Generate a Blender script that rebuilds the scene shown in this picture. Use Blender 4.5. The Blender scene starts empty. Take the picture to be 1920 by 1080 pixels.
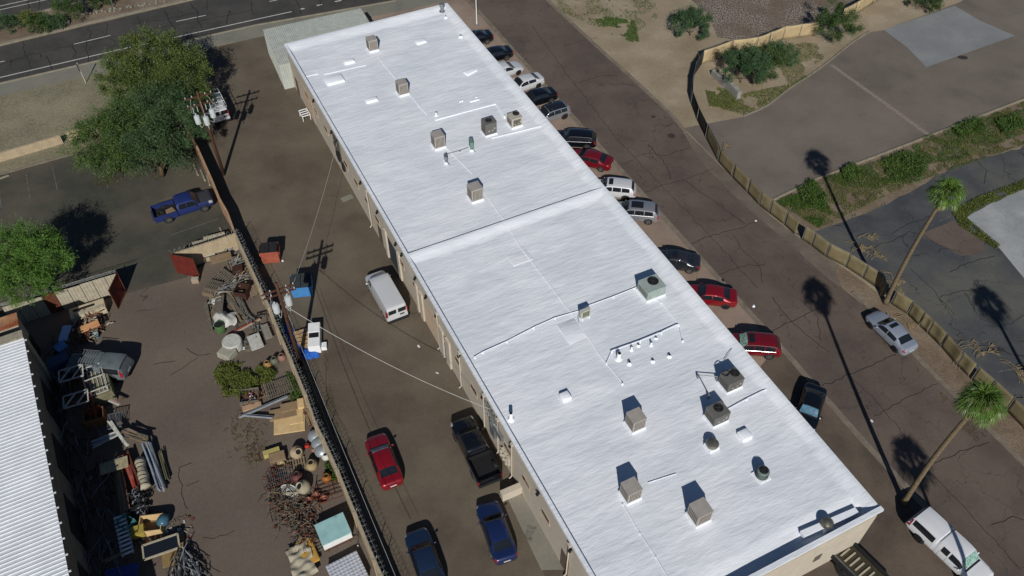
import bpy, bmesh, math, random
import numpy as np
from mathutils import Vector, Matrix, noise as mnoise
from mathutils.geometry import tessellate_polygon
random.seed(7)
NR = np.random.default_rng(5)
SC = bpy.context.scene
COL = SC.collection
R = math.radians

# ------------------------------------------------------------------ camera
HC, PITCH, FPX = 57.0, 47.95, 1600.0
cam_d = bpy.data.cameras.new('camera')
cam_d.sensor_width = 36.0
cam_d.lens = 36.0 * FPX / 1920.0
cam_d.clip_start = 0.5
cam_d.clip_end = 3000.0
cam = bpy.data.objects.new('camera', cam_d)
COL.objects.link(cam)
cam.location = (0, 0, HC)
cam.rotation_euler = (R(90.0 - PITCH), 0, 0)
SC.camera = cam

# ------------------------------------------------------------------ sky, sun, exposure
SUN_EL, SUN_AZ = 34.5, -88.5          # sun stands almost due south (behind the camera)
world = bpy.data.worlds.new('World')
SC.world = world
world.use_nodes = True
wn = world.node_tree
bg = wn.nodes['Background']
sky = wn.nodes.new('ShaderNodeTexSky')
sky.sky_type = 'NISHITA'
sky.sun_disc = False
sky.sun_elevation = R(SUN_EL)
sky.sun_rotation = R(90.0 - SUN_AZ)
sky.air_density = 1.0
sky.dust_density = 0.4
sky.ozone_density = 6.0
bg.inputs['Strength'].default_value = 0.05
wn.links.new(sky.outputs[0], bg.inputs['Color'])
sl = bpy.data.lights.new('sun', 'SUN')
sl.energy = 5.0
sl.angle = R(0.5)
sl.color = (1.0, 0.97, 0.92)
sun = bpy.data.objects.new('sun', sl)
COL.objects.link(sun)
sd = Vector((math.cos(R(SUN_AZ)) * math.cos(R(SUN_EL)), math.sin(R(SUN_AZ)) * math.cos(R(SUN_EL)), math.sin(R(SUN_EL))))
sun.rotation_euler = sd.to_track_quat('Z', 'Y').to_euler()
sun.location = (0, -60, 80)
SC.view_settings.view_transform = 'Standard'
SC.view_settings.look = 'None'
SC.view_settings.exposure = -0.27
SC.view_settings.gamma = 1.0
SC.view_settings.use_curve_mapping = False

# ------------------------------------------------------------------ measuring: survey point of the photo -> metres on a level plane
CA, SA = math.cos(R(PITCH)), math.sin(R(PITCH))
def ray(u, v):
    x, y = (u - 960) / FPX, (v - 540) / FPX
    return Vector((x, -SA * y + CA, -CA * y - SA))
def at(u, v, z=0.0):
    r = ray(u, v); t = (z - HC) / r.z
    return Vector((r.x * t, r.y * t, z))
BAZ = R(26.4)                       # the long building stands turned by this angle
NV, DV = Vector((math.cos(BAZ), math.sin(BAZ), 0)), Vector((math.sin(BAZ), -math.cos(BAZ), 0))
BC = NV * 24.08 + DV * -49.15
def B(u, v, z):                     # into the building's own axes
    p = at(u, v, z)
    return (p.dot(NV) - 24.08, -p.dot(DV) - 49.15)
def Wst(u, v, n=14.46):             # on its west wall: distance along, height
    r = ray(u, v); t = n / r.dot(NV)
    p = r * t
    return (-p.dot(DV) - 49.15, p.z + HC)
def heading(a, b): return math.atan2(b.y - a.y, b.x - a.x)

# ------------------------------------------------------------------ colours and materials
def lin(h):
    h = h.lstrip('#'); o = []
    for i in (0, 2, 4):
        c = int(h[i:i + 2], 16) / 255
        o.append(c / 12.92 if c <= .04045 else ((c + .055) / 1.055) ** 2.4)
    return o
def A(h, k=0.80): return tuple(min(.92, c / k) for c in lin(h)) + (1,)
MATS = {}
def mat(name, c1, c2=None, scale=3.0, rough=.85, metal=0.0, bump=0.0, bscale=20.0, spec=.3, c3=None, scale3=.25, coat=0, objco=True,
        stretch=None, crack=None, detail=6, contrast=(.35, .65), grain=0.0, k=.80, stain=None):
    if name in MATS: return MATS[name]
    m = bpy.data.materials.new(name); m.use_nodes = True
    nt = m.node_tree; N = nt.nodes; Lk = nt.links
    b = N['Principled BSDF']
    b.inputs['Roughness'].default_value = rough
    b.inputs['Metallic'].default_value = metal
    b.inputs['Specular IOR Level'].default_value = spec
    if coat: b.inputs['Coat Weight'].default_value = coat; b.inputs['Coat Roughness'].default_value = .04
    c1 = A(c1, k) if isinstance(c1, str) else c1
    base = None
    if objco:
        tc = N.new('ShaderNodeTexCoord'); co = tc.outputs['Object']
    else:
        g = N.new('ShaderNodeNewGeometry'); co = g.outputs['Position']
    if stretch:
        mp = N.new('ShaderNodeMapping'); Lk.new(co, mp.inputs[0]); mp.inputs['Scale'].default_value = stretch[0]; mp.inputs['Rotation'].default_value = (0, 0, stretch[1])
        cos = mp.outputs[0]
    else: cos = co
    def noise(sc, det=detail, src=None, ro=.6):
        n = N.new('ShaderNodeTexNoise'); n.inputs['Scale'].default_value = sc; n.inputs['Detail'].default_value = det; n.inputs['Roughness'].default_value = ro
        Lk.new(src if src else cos, n.inputs['Vector']); return n.outputs['Fac']
    def ramp(f, a, bb):
        r = N.new('ShaderNodeMapRange'); r.inputs[1].default_value = a; r.inputs[2].default_value = bb; Lk.new(f, r.inputs[0]); return r.outputs[0]
    def mix(f, a, bb):
        x = N.new('ShaderNodeMix'); x.data_type = 'RGBA'
        if isinstance(f, float): x.inputs[0].default_value = f
        else: Lk.new(f, x.inputs[0])
        for s, v in ((6, a), (7, bb)):
            if isinstance(v, tuple): x.inputs[s].default_value = v
            else: Lk.new(v, x.inputs[s])
        return x.outputs[2]
    cur = c1
    if c2: cur = mix(ramp(noise(scale), *contrast), cur, A(c2, k) if isinstance(c2, str) else c2)
    if c3: cur = mix(ramp(noise(scale3, 4, co), .42, .62), cur, A(c3, k))
    if stain: cur = mix(ramp(noise(stain[1], 3, co), stain[2], stain[2] + .07), cur, A(stain[0], k))
    if grain:
        gn = noise(13, 2, co, .8)
        gm = N.new('ShaderNodeMapRange'); gm.inputs[1].default_value = .3; gm.inputs[2].default_value = .7; gm.inputs[3].default_value = 1 - grain * 1.5; gm.inputs[4].default_value = 1 + grain * 1.5
        Lk.new(gn, gm.inputs[0])
        gn2 = noise(3.1, 4, co, .8)
        gm2 = N.new('ShaderNodeMapRange'); gm2.inputs[1].default_value = .3; gm2.inputs[2].default_value = .7; gm2.inputs[3].default_value = 1 - grain * .7; gm2.inputs[4].default_value = 1 + grain * .7
        Lk.new(gn2, gm2.inputs[0])
        mm = N.new('ShaderNodeMath'); mm.operation = 'MULTIPLY'; Lk.new(gm.outputs[0], mm.inputs[0]); Lk.new(gm2.outputs[0], mm.inputs[1])
        vm = N.new('ShaderNodeVectorMath'); vm.operation = 'SCALE'
        if isinstance(cur, tuple): vm.inputs[0].default_value = cur[:3]
        else: Lk.new(cur, vm.inputs[0])
        Lk.new(mm.outputs[0], vm.inputs['Scale']); cur = vm.outputs[0]
    if crack:   # (cell scale, line width, colour, share of cells that show)
        wob = N.new('ShaderNodeTexNoise'); wob.inputs['Scale'].default_value = .9; wob.inputs['Detail'].default_value = 4; Lk.new(co, wob.inputs['Vector'])
        ad = N.new('ShaderNodeVectorMath'); ad.operation = 'MULTIPLY_ADD'; Lk.new(wob.outputs['Color'], ad.inputs[0]); ad.inputs[1].default_value = (2.2, 2.2, 0); Lk.new(co, ad.inputs[2])
        vo = N.new('ShaderNodeTexVoronoi'); vo.feature = 'DISTANCE_TO_EDGE'; vo.inputs['Scale'].default_value = crack[0]; Lk.new(ad.outputs[0], vo.inputs['Vector'])
        r = N.new('ShaderNodeMapRange'); r.inputs[1].default_value = 0; r.inputs[2].default_value = crack[1] * crack[0]; r.inputs[3].default_value = 1; r.inputs[4].default_value = 0
        Lk.new(vo.outputs['Distance'], r.inputs[0])
        msk = ramp(noise(.13, 3, co), crack[3], crack[3] + .1)
        mu = N.new('ShaderNodeMath'); mu.operation = 'MULTIPLY'; Lk.new(r.outputs[0], mu.inputs[0]); Lk.new(msk, mu.inputs[1])
        cur = mix(mu.outputs[0], cur, A(crack[2], k))
    if isinstance(cur, tuple): b.inputs['Base Color'].default_value = cur
    else: Lk.new(cur, b.inputs['Base Color'])
    if bump:
        bp = N.new('ShaderNodeBump'); bp.inputs['Strength'].default_value = 1.0; bp.inputs['Distance'].default_value = bump
        Lk.new(noise(bscale, 5), bp.inputs['Height']); Lk.new(bp.outputs[0], b.inputs['Normal'])
    MATS[name] = m
    return m
G = dict(objco=False)
M_dirt = mat('dirt', '827561', '6f6350', .5, grain=.16, c3='8b7f6c', bump=.05, bscale=6, **G)
M_gravel = mat('tan_gravel', '75705c', '655f4d', 2.5, grain=.28, c3='7b7460', bump=.08, bscale=9, **G)
M_rock = mat('crushed_rock', '8c8176', '3f372f', 5.0, grain=.55, c3='625549', contrast=(.42, .58), bump=.15, bscale=6, **G)
M_blvd = mat('boulevard_asphalt', '3b3a38', '33322f', .7, grain=.10, c3='413e3b', bump=.01, crack=(.16, .035, '1c1b1a', .52), **G)
M_yard = mat('drive_asphalt', '544b40', '494137', .35, grain=.10, c3='5b5346', scale3=.12, bump=.01, **G)
M_scrap = mat('scrap_yard_asphalt', '594f47', '4e453d', .3, grain=.13, c3='5f554b', scale3=.15, crack=(.22, .03, '2c2620', .56), bump=.01, **G)
M_park = mat('worn_dark_asphalt', '403f36', '34342e', .3, grain=.12, c3='4b463c', scale3=.13, bump=.01, **G)
M_street = mat('street_asphalt', '50463f', '483f3a', .5, grain=.10, c3='584d45', scale3=.16, crack=(.26, .028, '38322e', .34), bump=.01, **G)
M_grey = mat('grey_lot_asphalt', '605850', '564f49', .3, grain=.09, c3='665e56', scale3=.1, bump=.01, **G)
M_dark = mat('dark_lane_asphalt', '414345', '36383b', .4, grain=.12, c3='504f4a', scale3=.11, crack=(.18, .04, '1d1d1d', .42), bump=.01, **G)
M_apron = mat('pinkish_apron', '7d6d61', '726357', .4, grain=.10, c3='847467', bump=.008, **G)
M_apron2 = mat('brown_apron', '4d443b', '423a32', .4, grain=.12, c3='574c42', bump=.008, **G)
M_walk = mat('sidewalk_concrete', '6b6a60', '626159', .6, grain=.06, c3='706d61', bump=.005, **G)
M_kerb = mat('kerb_concrete', '6f675b', '5f564a', 1.2, grain=.12, bump=.008, **G)
M_kerb2 = mat('grey_kerb_concrete', '7c7668', '6c6759', 1.2, grain=.1, bump=.008, **G)
M_pinkdirt = mat('pink_dirt', '685a4b', '5a4d40', .9, grain=.22, c3='716455', bump=.05, bscale=7, **G)
M_slab = mat('pale_slab', '818484', '75797a', .4, grain=.10, c3='8d8f8f', stain=('70767c', .3, .62), bump=.005, **G)
M_slab2 = mat('bluish_slab', '747675', '6c6e6e', .3, grain=.09, c3='6a6c6d', scale3=.15, bump=.005, **G)
M_paint = mat('road_paint', 'b9b9b4', '8e8e8a', 6, grain=.1, contrast=(.45, .75), **G)
M_paintold = mat('worn_paint', '8b867e', '5f5b55', 5, grain=.1, contrast=(.35, .6), **G)
M_crack = mat('crack_tar', '1e1c1a', '2a2724', 2, rough=.7, **G)
M_patch = mat('tar_patch', '35312c', '2d2a27', 2, grain=.1, **G)
M_brickline = mat('worn_brick_band', '857b70', '5b5149', 7, grain=.2, **G)
M_pad = mat('concrete_pad', '6f6c63', '5c5a53', .5, grain=.08, c3='787367', stain=('4a4946', .5, .6), **G)

M_roof = mat('white_roof_coating', (.75, .77, .795, 1), (.69, .71, .74, 1), .5, rough=.55, spec=.3, bump=.05, bscale=1.0, stretch=((.75, 3.0, 1), R(12)), c3='bcc0c5', scale3=.18, detail=8, k=.78)
M_roofplain = mat('white_coated_trim', (.82, .84, .87, 1), (.74, .77, .82, 1), 3, rough=.5, bump=.01, bscale=8)
M_wall = mat('cream_stucco', 'b0a798', 'a49b8c', 1.2, grain=.05, c3='a99f8f', scale3=.5, bump=.006, bscale=30, k=.86)
M_wallpatch = mat('cream_door_paint', 'a8957f', '9d8b77', 1.5, k=.86)
M_glass = mat('dark_glass', (.012, .014, .018, 1), rough=.06, spec=.6, coat=.3)
M_winpane = mat('brown_window_pane', (.05, .045, .04, 1), rough=.2)
M_metal = mat('galvanised_metal', '8b8f90', '777b7c', 3, rough=.4, metal=.6)
M_satin = mat('satin_rail', (.12, .12, .125, 1), rough=.5)
M_dkmetal = mat('dark_metal', '2c2c2d', '232324', 4, rough=.55, metal=.3)
M_black = mat('black_matte', (.008, .008, .009, 1), rough=.8)
M_rubber = mat('tyre_rubber', (.014, .014, .015, 1), (.02, .02, .02, 1), 9, rough=.85)
M_rim = mat('alloy_rim', (.42, .42, .43, 1), rough=.3, metal=.85)
M_rimdk = mat('dark_rim', (.05, .05, .055, 1), rough=.35, metal=.7)
M_red_l = mat('red_lens', (.25, .01, .012, 1), rough=.15, coat=.5)
M_clear_l = mat('clear_lens', (.45, .47, .48, 1), rough=.1, metal=.3, coat=.5)
M_plate = mat('plate', (.5, .5, .5, 1), rough=.5)
M_trimdk = mat('black_plastic', (.015, .015, .016, 1), rough=.5)
M_chrome = mat('chrome', (.7, .7, .72, 1), rough=.3, metal=1)
M_acbeige = mat('beige_ac_paint', '958f88', '8a847d', 2, rough=.55, metal=.1)
M_acdark = mat('dark_grey_ac_paint', '5c5b58', '53524f', 2, rough=.55)
M_acgreen = mat('green_grey_ac_paint', '8a958f', '7c8782', 2, rough=.55)
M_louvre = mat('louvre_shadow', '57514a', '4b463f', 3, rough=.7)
M_wood = mat('old_wood', '7a6b57', '5e5243', 6, grain=.15, stretch=((1, 6, 6), 0))
M_wood2 = mat('pale_wood', 'a68a63', '8f7652', 6, grain=.12)
M_woodgrey = mat('grey_weathered_wood', '615b50', '49443b', 6, grain=.15)
M_board = mat('brown_board', '78664f', '6c5b46', 2, grain=.06)
M_card = mat('cardboard', 'b59c72', 'a58d65', 2, grain=.04)
M_cardbr = mat('brown_cardboard', '7e6a50', '705d46', 2)
M_rust = mat('rusty_metal', '5d3424', '3f2419', 5, grain=.2, rough=.8)
M_rustroof = mat('rusty_roof', '8a4b2d', '5d2e1c', 1.6, stretch=((6, 1, 1), .4), c3='a58a68', grain=.15, rough=.7)
M_redmetal = mat('dark_red_metal', '5a211a', '4d1c16', 1.5, grain=.05, rough=.6)
M_cream = mat('cream_fence_metal', '97907e', '857e6d', 2, grain=.08)
M_white = mat('white_enamel', (.78, .78, .77, 1), (.70, .70, .68, 1), 3, rough=.4)
M_whitedk = mat('soiled_white', 'a9a9a2', '8f8e86', 3, grain=.06)
M_blue = mat('blue_metal', '3f78ab', '386c9c', 2, rough=.5)
M_orange = mat('orange_metal', '94503f', '834637', 2, grain=.04, rough=.6)
M_tarp = mat('blue_tarp', '2b61b4', '1d468c', 4, rough=.4, bump=.04, bscale=5)
M_screen = mat('tan_privacy_screen', '70664b', '635941', 1.2, grain=.05, rough=.8, bump=.012, bscale=3)
M_screen2 = mat('pale_tan_cloth', 'a08f6e', '918062', .8, grain=.03, rough=.8, bump=.05, bscale=1.5)
M_block = mat('tan_block_wall', '9a8b72', '8b7d66', 1.5, grain=.12, bump=.01)
M_block2 = mat('grey_block', '84837c', '74736d', 1.5, grain=.1, bump=.01)
M_pole = mat('brown_pole_wood', '4a2e1e', '37231a', 4, grain=.12, stretch=((3, 3, .3), 0))
M_trans = mat('transformer_grey', 'a4a9a9', '979c9c', 2, rough=.4)
M_ceram = mat('insulator_ceramic', '95999b', rough=.25)
M_cable = mat('pale_cable', 'a5a59e', rough=.5)
M_cabledk = mat('dark_cable', '1b1b1b', rough=.6)
M_wire = mat('razor_wire', '8a8c89', '6b6d6a', 3, rough=.5, metal=.2)
M_corr = mat('white_corrugated', 'a3a7a0', '959992', 1.2, grain=.04, rough=.5)
M_corrw = mat('bright_white_corrugated', (.64, .665, .69, 1), (.55, .575, .60, 1), .6, grain=.05, rough=.45)
M_bark = mat('bark', '5a4a37', '3d3226', 4, grain=.2, bump=.02)
M_palmbark = mat('palm_bark', '6e6048', '54483a', 4, grain=.2, stretch=((1, 1, 5), 0), bump=.02, bscale=6)
M_frond_dead = mat('dead_frond', '84765a', '665940', 5, rough=.8)
def leafmat(name, c1, c2, sc=.8, rough=.55, tr=.25):
    m = mat(name, c1, c2, sc, rough=rough, spec=.25, objco=False)
    b = m.node_tree.nodes['Principled BSDF']
    b.inputs['Transmission Weight'].default_value = 0
    b.inputs['Subsurface Weight'].default_value = 0
    return m
M_leaf1 = leafmat('mesquite_leaves', (.098, .132, .030, 1), (.046, .072, .018, 1))
M_leaf2 = leafmat('blue_green_leaves', (.060, .105, .038, 1), (.034, .064, .024, 1))
M_leaf2b = leafmat('green_leaves', (.072, .118, .026, 1), (.038, .070, .016, 1))
M_leaf3 = leafmat('bright_green_leaves', (.105, .205, .034, 1), (.058, .120, .022, 1))
M_bush = leafmat('bush_leaves', (.060, .100, .026, 1), (.034, .060, .018, 1))
M_bushb = leafmat('creosote_leaves', (.055, .105, .042, 1), (.032, .066, .028, 1))
M_palmleaf = leafmat('palm_leaves', (.100, .170, .030, 1), (.055, .100, .020, 1), 1.5, .4)
M_weed = leafmat('weed_leaves', (.125, .145, .030, 1), (.070, .092, .022, 1), 1.2)
M_weed2 = leafmat('green_weed_leaves', (.070, .125, .024, 1), (.040, .075, .016, 1), 1.2)
M_weeddry = leafmat('dry_weed_leaves', (.13, .11, .045, 1), (.08, .07, .03, 1), 1.2)

def paint(name, rgb, rough=.35, metal=.25, coat=1.0, rough2=None):
    return mat(name, rgb + (1,), rough=rough, metal=metal, spec=.5, coat=coat)

# ------------------------------------------------------------------ mesh builder
class MB:
    def __init__(s): s.v = []; s.f = []; s.m = []; s.M = Matrix.Identity(4)
    def P(s, p): s.v.append(tuple(s.M @ Vector(p))); return len(s.v) - 1
    def face(s, pts, mi=0): s.f.append([s.P(p) for p in pts]); s.m.append(mi)
    def idx(s, ids, mi=0): s.f.append(list(ids)); s.m.append(mi)
    def box(s, c, sz, rz=0, mi=0, ry=0, rx=0, taper=1.0):
        T = Matrix.Translation(c) @ Matrix.Rotation(rz, 4, 'Z') @ Matrix.Rotation(ry, 4, 'Y') @ Matrix.Rotation(rx, 4, 'X')
        x, y, z = sz[0] / 2, sz[1] / 2, sz[2] / 2
        q = [(-x, -y, -z), (x, -y, -z), (x, y, -z), (-x, y, -z), (-x * taper, -y * taper, z), (x * taper, -y * taper, z), (x * taper, y * taper, z), (-x * taper, y * taper, z)]
        i = [s.P(T @ Vector(p)) for p in q]
        for a in ((3, 2, 1, 0), (4, 5, 6, 7), (0, 1, 5, 4), (1, 2, 6, 5), (2, 3, 7, 6), (3, 0, 4, 7)): s.idx([i[k] for k in a], mi)
        return s
    def beam(s, a, b, w, h, mi=0):
        a, b = Vector(a), Vector(b); d = b - a; L = d.length
        if L < 1e-5: return s
        rz = math.atan2(d.y, d.x); ry = -math.asin(max(-1, min(1, d.z / L)))
        return s.box((a + b) / 2, (L, w, h), rz, mi, ry)
    def tube(s, path, r, n=6, mi=0, cap=True):
        path = [Vector(p) for p in path]; K = len(path)
        rs = r if isinstance(r, (list, tuple)) else [r] * K
        rings = []; up = None
        for k in range(K):
            t = (path[min(K - 1, k + 1)] - path[max(0, k - 1)]).normalized()
            if up is None:
                up = Vector((0, 0, 1)) if abs(t.z) < .9 else Vector((1, 0, 0))
            x = t.cross(up)
            if x.length < 1e-4: x = t.cross(Vector((0, 1, .1)))
            x.normalize(); y = t.cross(x).normalized(); up = -y if False else up
            rings.append([s.P(path[k] + (x * math.cos(2 * math.pi * j / n) + y * math.sin(2 * math.pi * j / n)) * rs[k]) for j in range(n)])
        for k in range(K - 1):
            for j in range(n):
                s.idx([rings[k][j], rings[k + 1][j], rings[k + 1][(j + 1) % n], rings[k][(j + 1) % n]], mi)
        if cap: s.idx(rings[0], mi); s.idx(rings[-1][::-1], mi)
        return s
    def lathe(s, c, prof, n=16, mi=0, tilt=None, caps=True):
        T = Matrix.Translation(c)
        if tilt: T = T @ Matrix.Rotation(tilt[0], 4, 'X') @ Matrix.Rotation(tilt[1], 4, 'Y')
        rings = [[s.P(T @ Vector((r * math.cos(2 * math.pi * j / n), r * math.sin(2 * math.pi * j / n), z))) for j in range(n)] for r, z in prof]
        for k in range(len(prof) - 1):
            for j in range(n):
                s.idx([rings[k][j], rings[k][(j + 1) % n], rings[k + 1][(j + 1) % n], rings[k + 1][j]], mi)
        if caps:
            s.idx(rings[0][::-1], mi); s.idx(rings[-1], mi)
        return s
    def prism(s, poly, z0, z1, mi=0, bottom=False):
        n = len(poly)
        ar = sum(poly[i][0] * poly[(i + 1) % n][1] - poly[(i + 1) % n][0] * poly[i][1] for i in range(n))
        if ar < 0: poly = poly[::-1]
        lo = [s.P((p[0], p[1], z0)) for p in poly]; hi = [s.P((p[0], p[1], z1)) for p in poly]
        for i in range(n): s.idx([lo[i], lo[(i + 1) % n], hi[(i + 1) % n], hi[i]], mi)
        for t in tessellate_polygon([[Vector((p[0], p[1], 0)) for p in poly]]):
            a, b_, c = [poly[q][:2] for q in t]
            if (b_[0] - a[0]) * (c[1] - a[1]) - (b_[1] - a[1]) * (c[0] - a[0]) < 0: t = (t[0], t[2], t[1])
            s.idx([hi[q] for q in t], mi)
        return s
    def sheet(s, poly, z, mi=0):
        n = len(poly); ids = [s.P((p[0], p[1], z)) for p in poly]
        for t in tessellate_polygon([[Vector((p[0], p[1], 0)) for p in poly]]):
            a, b_, c = [poly[q][:2] for q in t]
            if (b_[0] - a[0]) * (c[1] - a[1]) - (b_[1] - a[1]) * (c[0] - a[0]) < 0: t = (t[0], t[2], t[1])
            s.idx([ids[q] for q in t], mi)
        return s
    def grid(s, fn, us, vs, mi=0, flip=False):
        g = [[s.P(fn(u, v)) for v in vs] for u in us]
        for i in range(len(us) - 1):
            for j in range(len(vs) - 1):
                q = [g[i][j], g[i + 1][j], g[i + 1][j + 1], g[i][j + 1]]
                s.idx(q[::-1] if flip else q, mi)
        return s
    def blob(s, c, r, mi=0, seg=10, rings=6, jit=0):
        rx, ry, rz = (r, r, r) if not isinstance(r, (tuple, list)) else r
        rr = []
        for i in range(rings + 1):
            th = math.pi * i / rings
            rr.append([s.P((c[0] + rx * math.sin(th) * math.cos(2 * math.pi * j / seg) * (1 + random.uniform(-jit, jit)), c[1] + ry * math.sin(th) * math.sin(2 * math.pi * j / seg) * (1 + random.uniform(-jit, jit)), c[2] + rz * math.cos(th))) for j in range(seg)])
        for i in range(rings):
            for j in range(seg): s.idx([rr[i][j], rr[i + 1][j], rr[i + 1][(j + 1) % seg], rr[i][(j + 1) % seg]], mi)
        return s
    def build(s, name, mats, parent=None, smooth=False, bevel=0, autosmooth=False):
        me = bpy.data.meshes.new(name)
        me.from_pydata(s.v, [], s.f)
        mats = mats if isinstance(mats, (list, tuple)) else [mats]
        for m in mats: me.materials.append(m)
        if len(mats) > 1: me.polygons.foreach_set('material_index', s.m)
        if smooth or autosmooth: me.polygons.foreach_set('use_smooth', [True] * len(me.polygons))
        me.update()
        o = bpy.data.objects.new(name, me); COL.objects.link(o)
        if parent: o.parent = parent
        if autosmooth:
            try: me.set_sharp_from_angle(angle=R(35))
            except Exception: pass
        if bevel:
            bv = o.modifiers.new('bevel', 'BEVEL'); bv.width = bevel; bv.segments = 2; bv.limit_method = 'ANGLE'
        return o
def tag(o, label=None, cat=None, group=None, kind=None):
    if label: o['label'] = label
    if cat: o['category'] = cat
    if group: o['group'] = group
    if kind: o['kind'] = kind
    return o
def thing(name, label, cat, loc=(0, 0, 0), rz=0, group=None):
    o = bpy.data.objects.new(name, None); COL.objects.link(o)
    o.empty_display_size = .3
    o.location = loc; o.rotation_euler = (0, 0, rz)
    return tag(o, label, cat, group)
def clone(root, label, loc, rz, group=None):
    def cp(o, par):
        c = o.copy(); COL.objects.link(c); c.parent = par
        for ch in [x for x in list(o.children)]: cp(ch, c)
        return c
    r = cp(root, None); r.location = loc; r.rotation_euler = (0, 0, rz); r['label'] = label
    if group: r['group'] = group
    return r
def px(pts, z=0.0): return [tuple(at(u, v, z))[:2] for u, v in pts]
def struct(name, mb, m, z=None):
    return tag(mb.build(name, m), kind='structure')
class Wp(tuple): pass
def ground(name, pts, z, m): return struct(name, MB().sheet([tuple(at(*p))[:2] if not isinstance(p, Wp) else tuple(p) for p in pts], z), m)
def ribbon(mb, path, w, z, mi=0):
    path = [Vector((p[0], p[1], 0)) for p in path]; L = []; Rr = []
    for i, p in enumerate(path):
        t = (path[min(len(path) - 1, i + 1)] - path[max(0, i - 1)]).normalized(); n = Vector((-t.y, t.x, 0)) * w / 2
        ww = w if not isinstance(w, list) else w[i]
        L.append(mb.P((p.x + n.x, p.y + n.y, z))); Rr.append(mb.P((p.x - n.x, p.y - n.y, z)))
    for i in range(len(path) - 1): mb.idx([Rr[i], Rr[i + 1], L[i + 1], L[i]], mi)
def offset(path, d):
    out = []
    for i, p in enumerate(path):
        p = Vector((p[0], p[1], 0))
        t = (Vector((path[min(len(path) - 1, i + 1)][0], path[min(len(path) - 1, i + 1)][1], 0)) - Vector((path[max(0, i - 1)][0], path[max(0, i - 1)][1], 0))).normalized()
        out.append((p.x - t.y * d, p.y + t.x * d))
    return out
def smoothpath(pts, n=6):
    P = [Vector(p[:2]).to_3d() if len(p) == 2 else Vector(p) for p in pts]; out = []
    for i in range(len(P) - 1):
        p0, p1, p2, p3 = P[max(0, i - 1)], P[i], P[i + 1], P[min(len(P) - 1, i + 2)]
        for k in range(n):
            t = k / n
            out.append(.5 * ((2 * p1) + (-p0 + p2) * t + (2 * p0 - 5 * p1 + 4 * p2 - p3) * t * t + (-p0 + 3 * p1 - 3 * p2 + p3) * t ** 3))
    out.append(P[-1]); return out
def kerb(name, path, w, h, m, side=1):
    mb = MB(); q = [tuple(p)[:2] for p in path]; o = offset(q, w * side)
    for i in range(len(q) - 1):
        mb.prism([q[i], q[i + 1], o[i + 1], o[i]], 0.0, h)
    return tag(mb.build(name, m), kind='structure')
def jag(path, amp=.12, step=.5):
    out = []
    for i in range(len(path) - 1):
        a, b = Vector(path[i][:2]).to_3d(), Vector(path[i + 1][:2]).to_3d(); n = max(2, int((b - a).length / step))
        for k in range(n):
            p = a.lerp(b, k / n); out.append((p.x + random.gauss(0, amp), p.y + random.gauss(0, amp)))
    out.append(tuple(path[-1][:2])); return out

# ================================================================== THE GROUND AND ROADS
struct('ground', MB().sheet([(-700, -300), (700, -300), (700, 900), (-700, 900)], 0.0), M_dirt)
BN, BS = BC - DV * 36.0, BC + DV * 36.0
WL = [at(u, v, 2.0) for u, v in [(340, 222), (367, 270), (397, 337), (410, 370), (425, 396), (441, 440), (487, 540), (505, 577), (519, 615), (545, 675), (572, 740), (592, 797), (605, 823), (632, 882), (665, 963), (702, 1052), (715, 1080), (760, 1190)]]
KL = smoothpath(px([(800, -45), (845, -30), (880, 0), (918, 40), (960, 87), (1125, 270), (1360, 530), (1462, 642), (1608, 808), (1705, 912), (1860, 1080), (2000, 1235)]), 4)
KR = smoothpath(px([(950, -75), (985, -38), (1022, 0), (1110, 83), (1200, 165), (1270, 234), (1310, 296), (1360, 350), (1410, 398), (1460, 440), (1500, 475), (1560, 528), (1595, 550), (1630, 583), (1715, 672), (1805, 763), (1920, 877), (2050, 1005)]), 4)
ground('gravel_lot', [(-600, 325), (0, 180), (195, 136), (375, 92), (400, 100), (360, 210), (300, 240), (150, 287), (0, 329), (-600, 480)], .004, M_gravel)
ground('sidewalk', [(-600, 290), (0, 156), (240, 101), (480, 47), (742, 1), (1000, -47), (1900, -215), (1900, -190), (1000, -28), (850, 0), (700, 31), (600, 48), (480, 71), (375, 92), (195, 136), (0, 180), (-600, 325)], .008, M_walk)
ground('boulevard', [(-600, 290), (0, 156), (240, 100), (480, 46), (742, 0), (1000, -48), (1900, -216), (1900, -335), (1000, -160), (365, 0), (0, 87), (-600, 225)], .012, M_blvd)
ground('far_boulevard', [(-600, 170), (0, 39), (112, 12), (250, -20), (1000, -185), (1900, -370), (1900, -450), (600, -190), (0, -60), (-600, 60)], .012, M_blvd)
ground('road_median', [(-600, 222), (0, 86), (365, -1), (1000, -161), (1000, -184), (250, -20), (112, 13), (0, 40), (-600, 172)], .008, M_pinkdirt)
kerb('median_kerb', px([(-600, 222), (-300, 153), (0, 86), (180, 42), (365, -1), (1000, -161)]), .45, .14, M_kerb2)
kerb('far_median_kerb', px([(-600, 172), (0, 40), (112, 13), (250, -19), (1000, -184)]), .35, .14, M_kerb2, -1)
kerb('boulevard_kerb', px([(-600, 290), (0, 156.5), (240, 101), (480, 47), (742, 1)]), .16, .12, M_kerb2, -1)
wl2 = [(p.x, p.y) for p in WL]
ground('parking_lot', [(-600, 480), (0, 329), (150, 287), (345, 232), (385, 292), (415, 360), (452, 446), (350, 520), (240, 550), (0, 612), (-600, 780)], .012, M_park)
kerb('parking_kerb', px([(-600, 480), (0, 329), (150, 287), (300, 246)]), .2, .14, M_kerb)
struct('scrap_yard_ground', MB().sheet([(p[0] + .5, p[1] + .2) for p in wl2[4:]] + px([(700, 1300), (-700, 1300), (-700, 805), (0, 612), (240, 550), (350, 520)]), .010), M_scrap)
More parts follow.
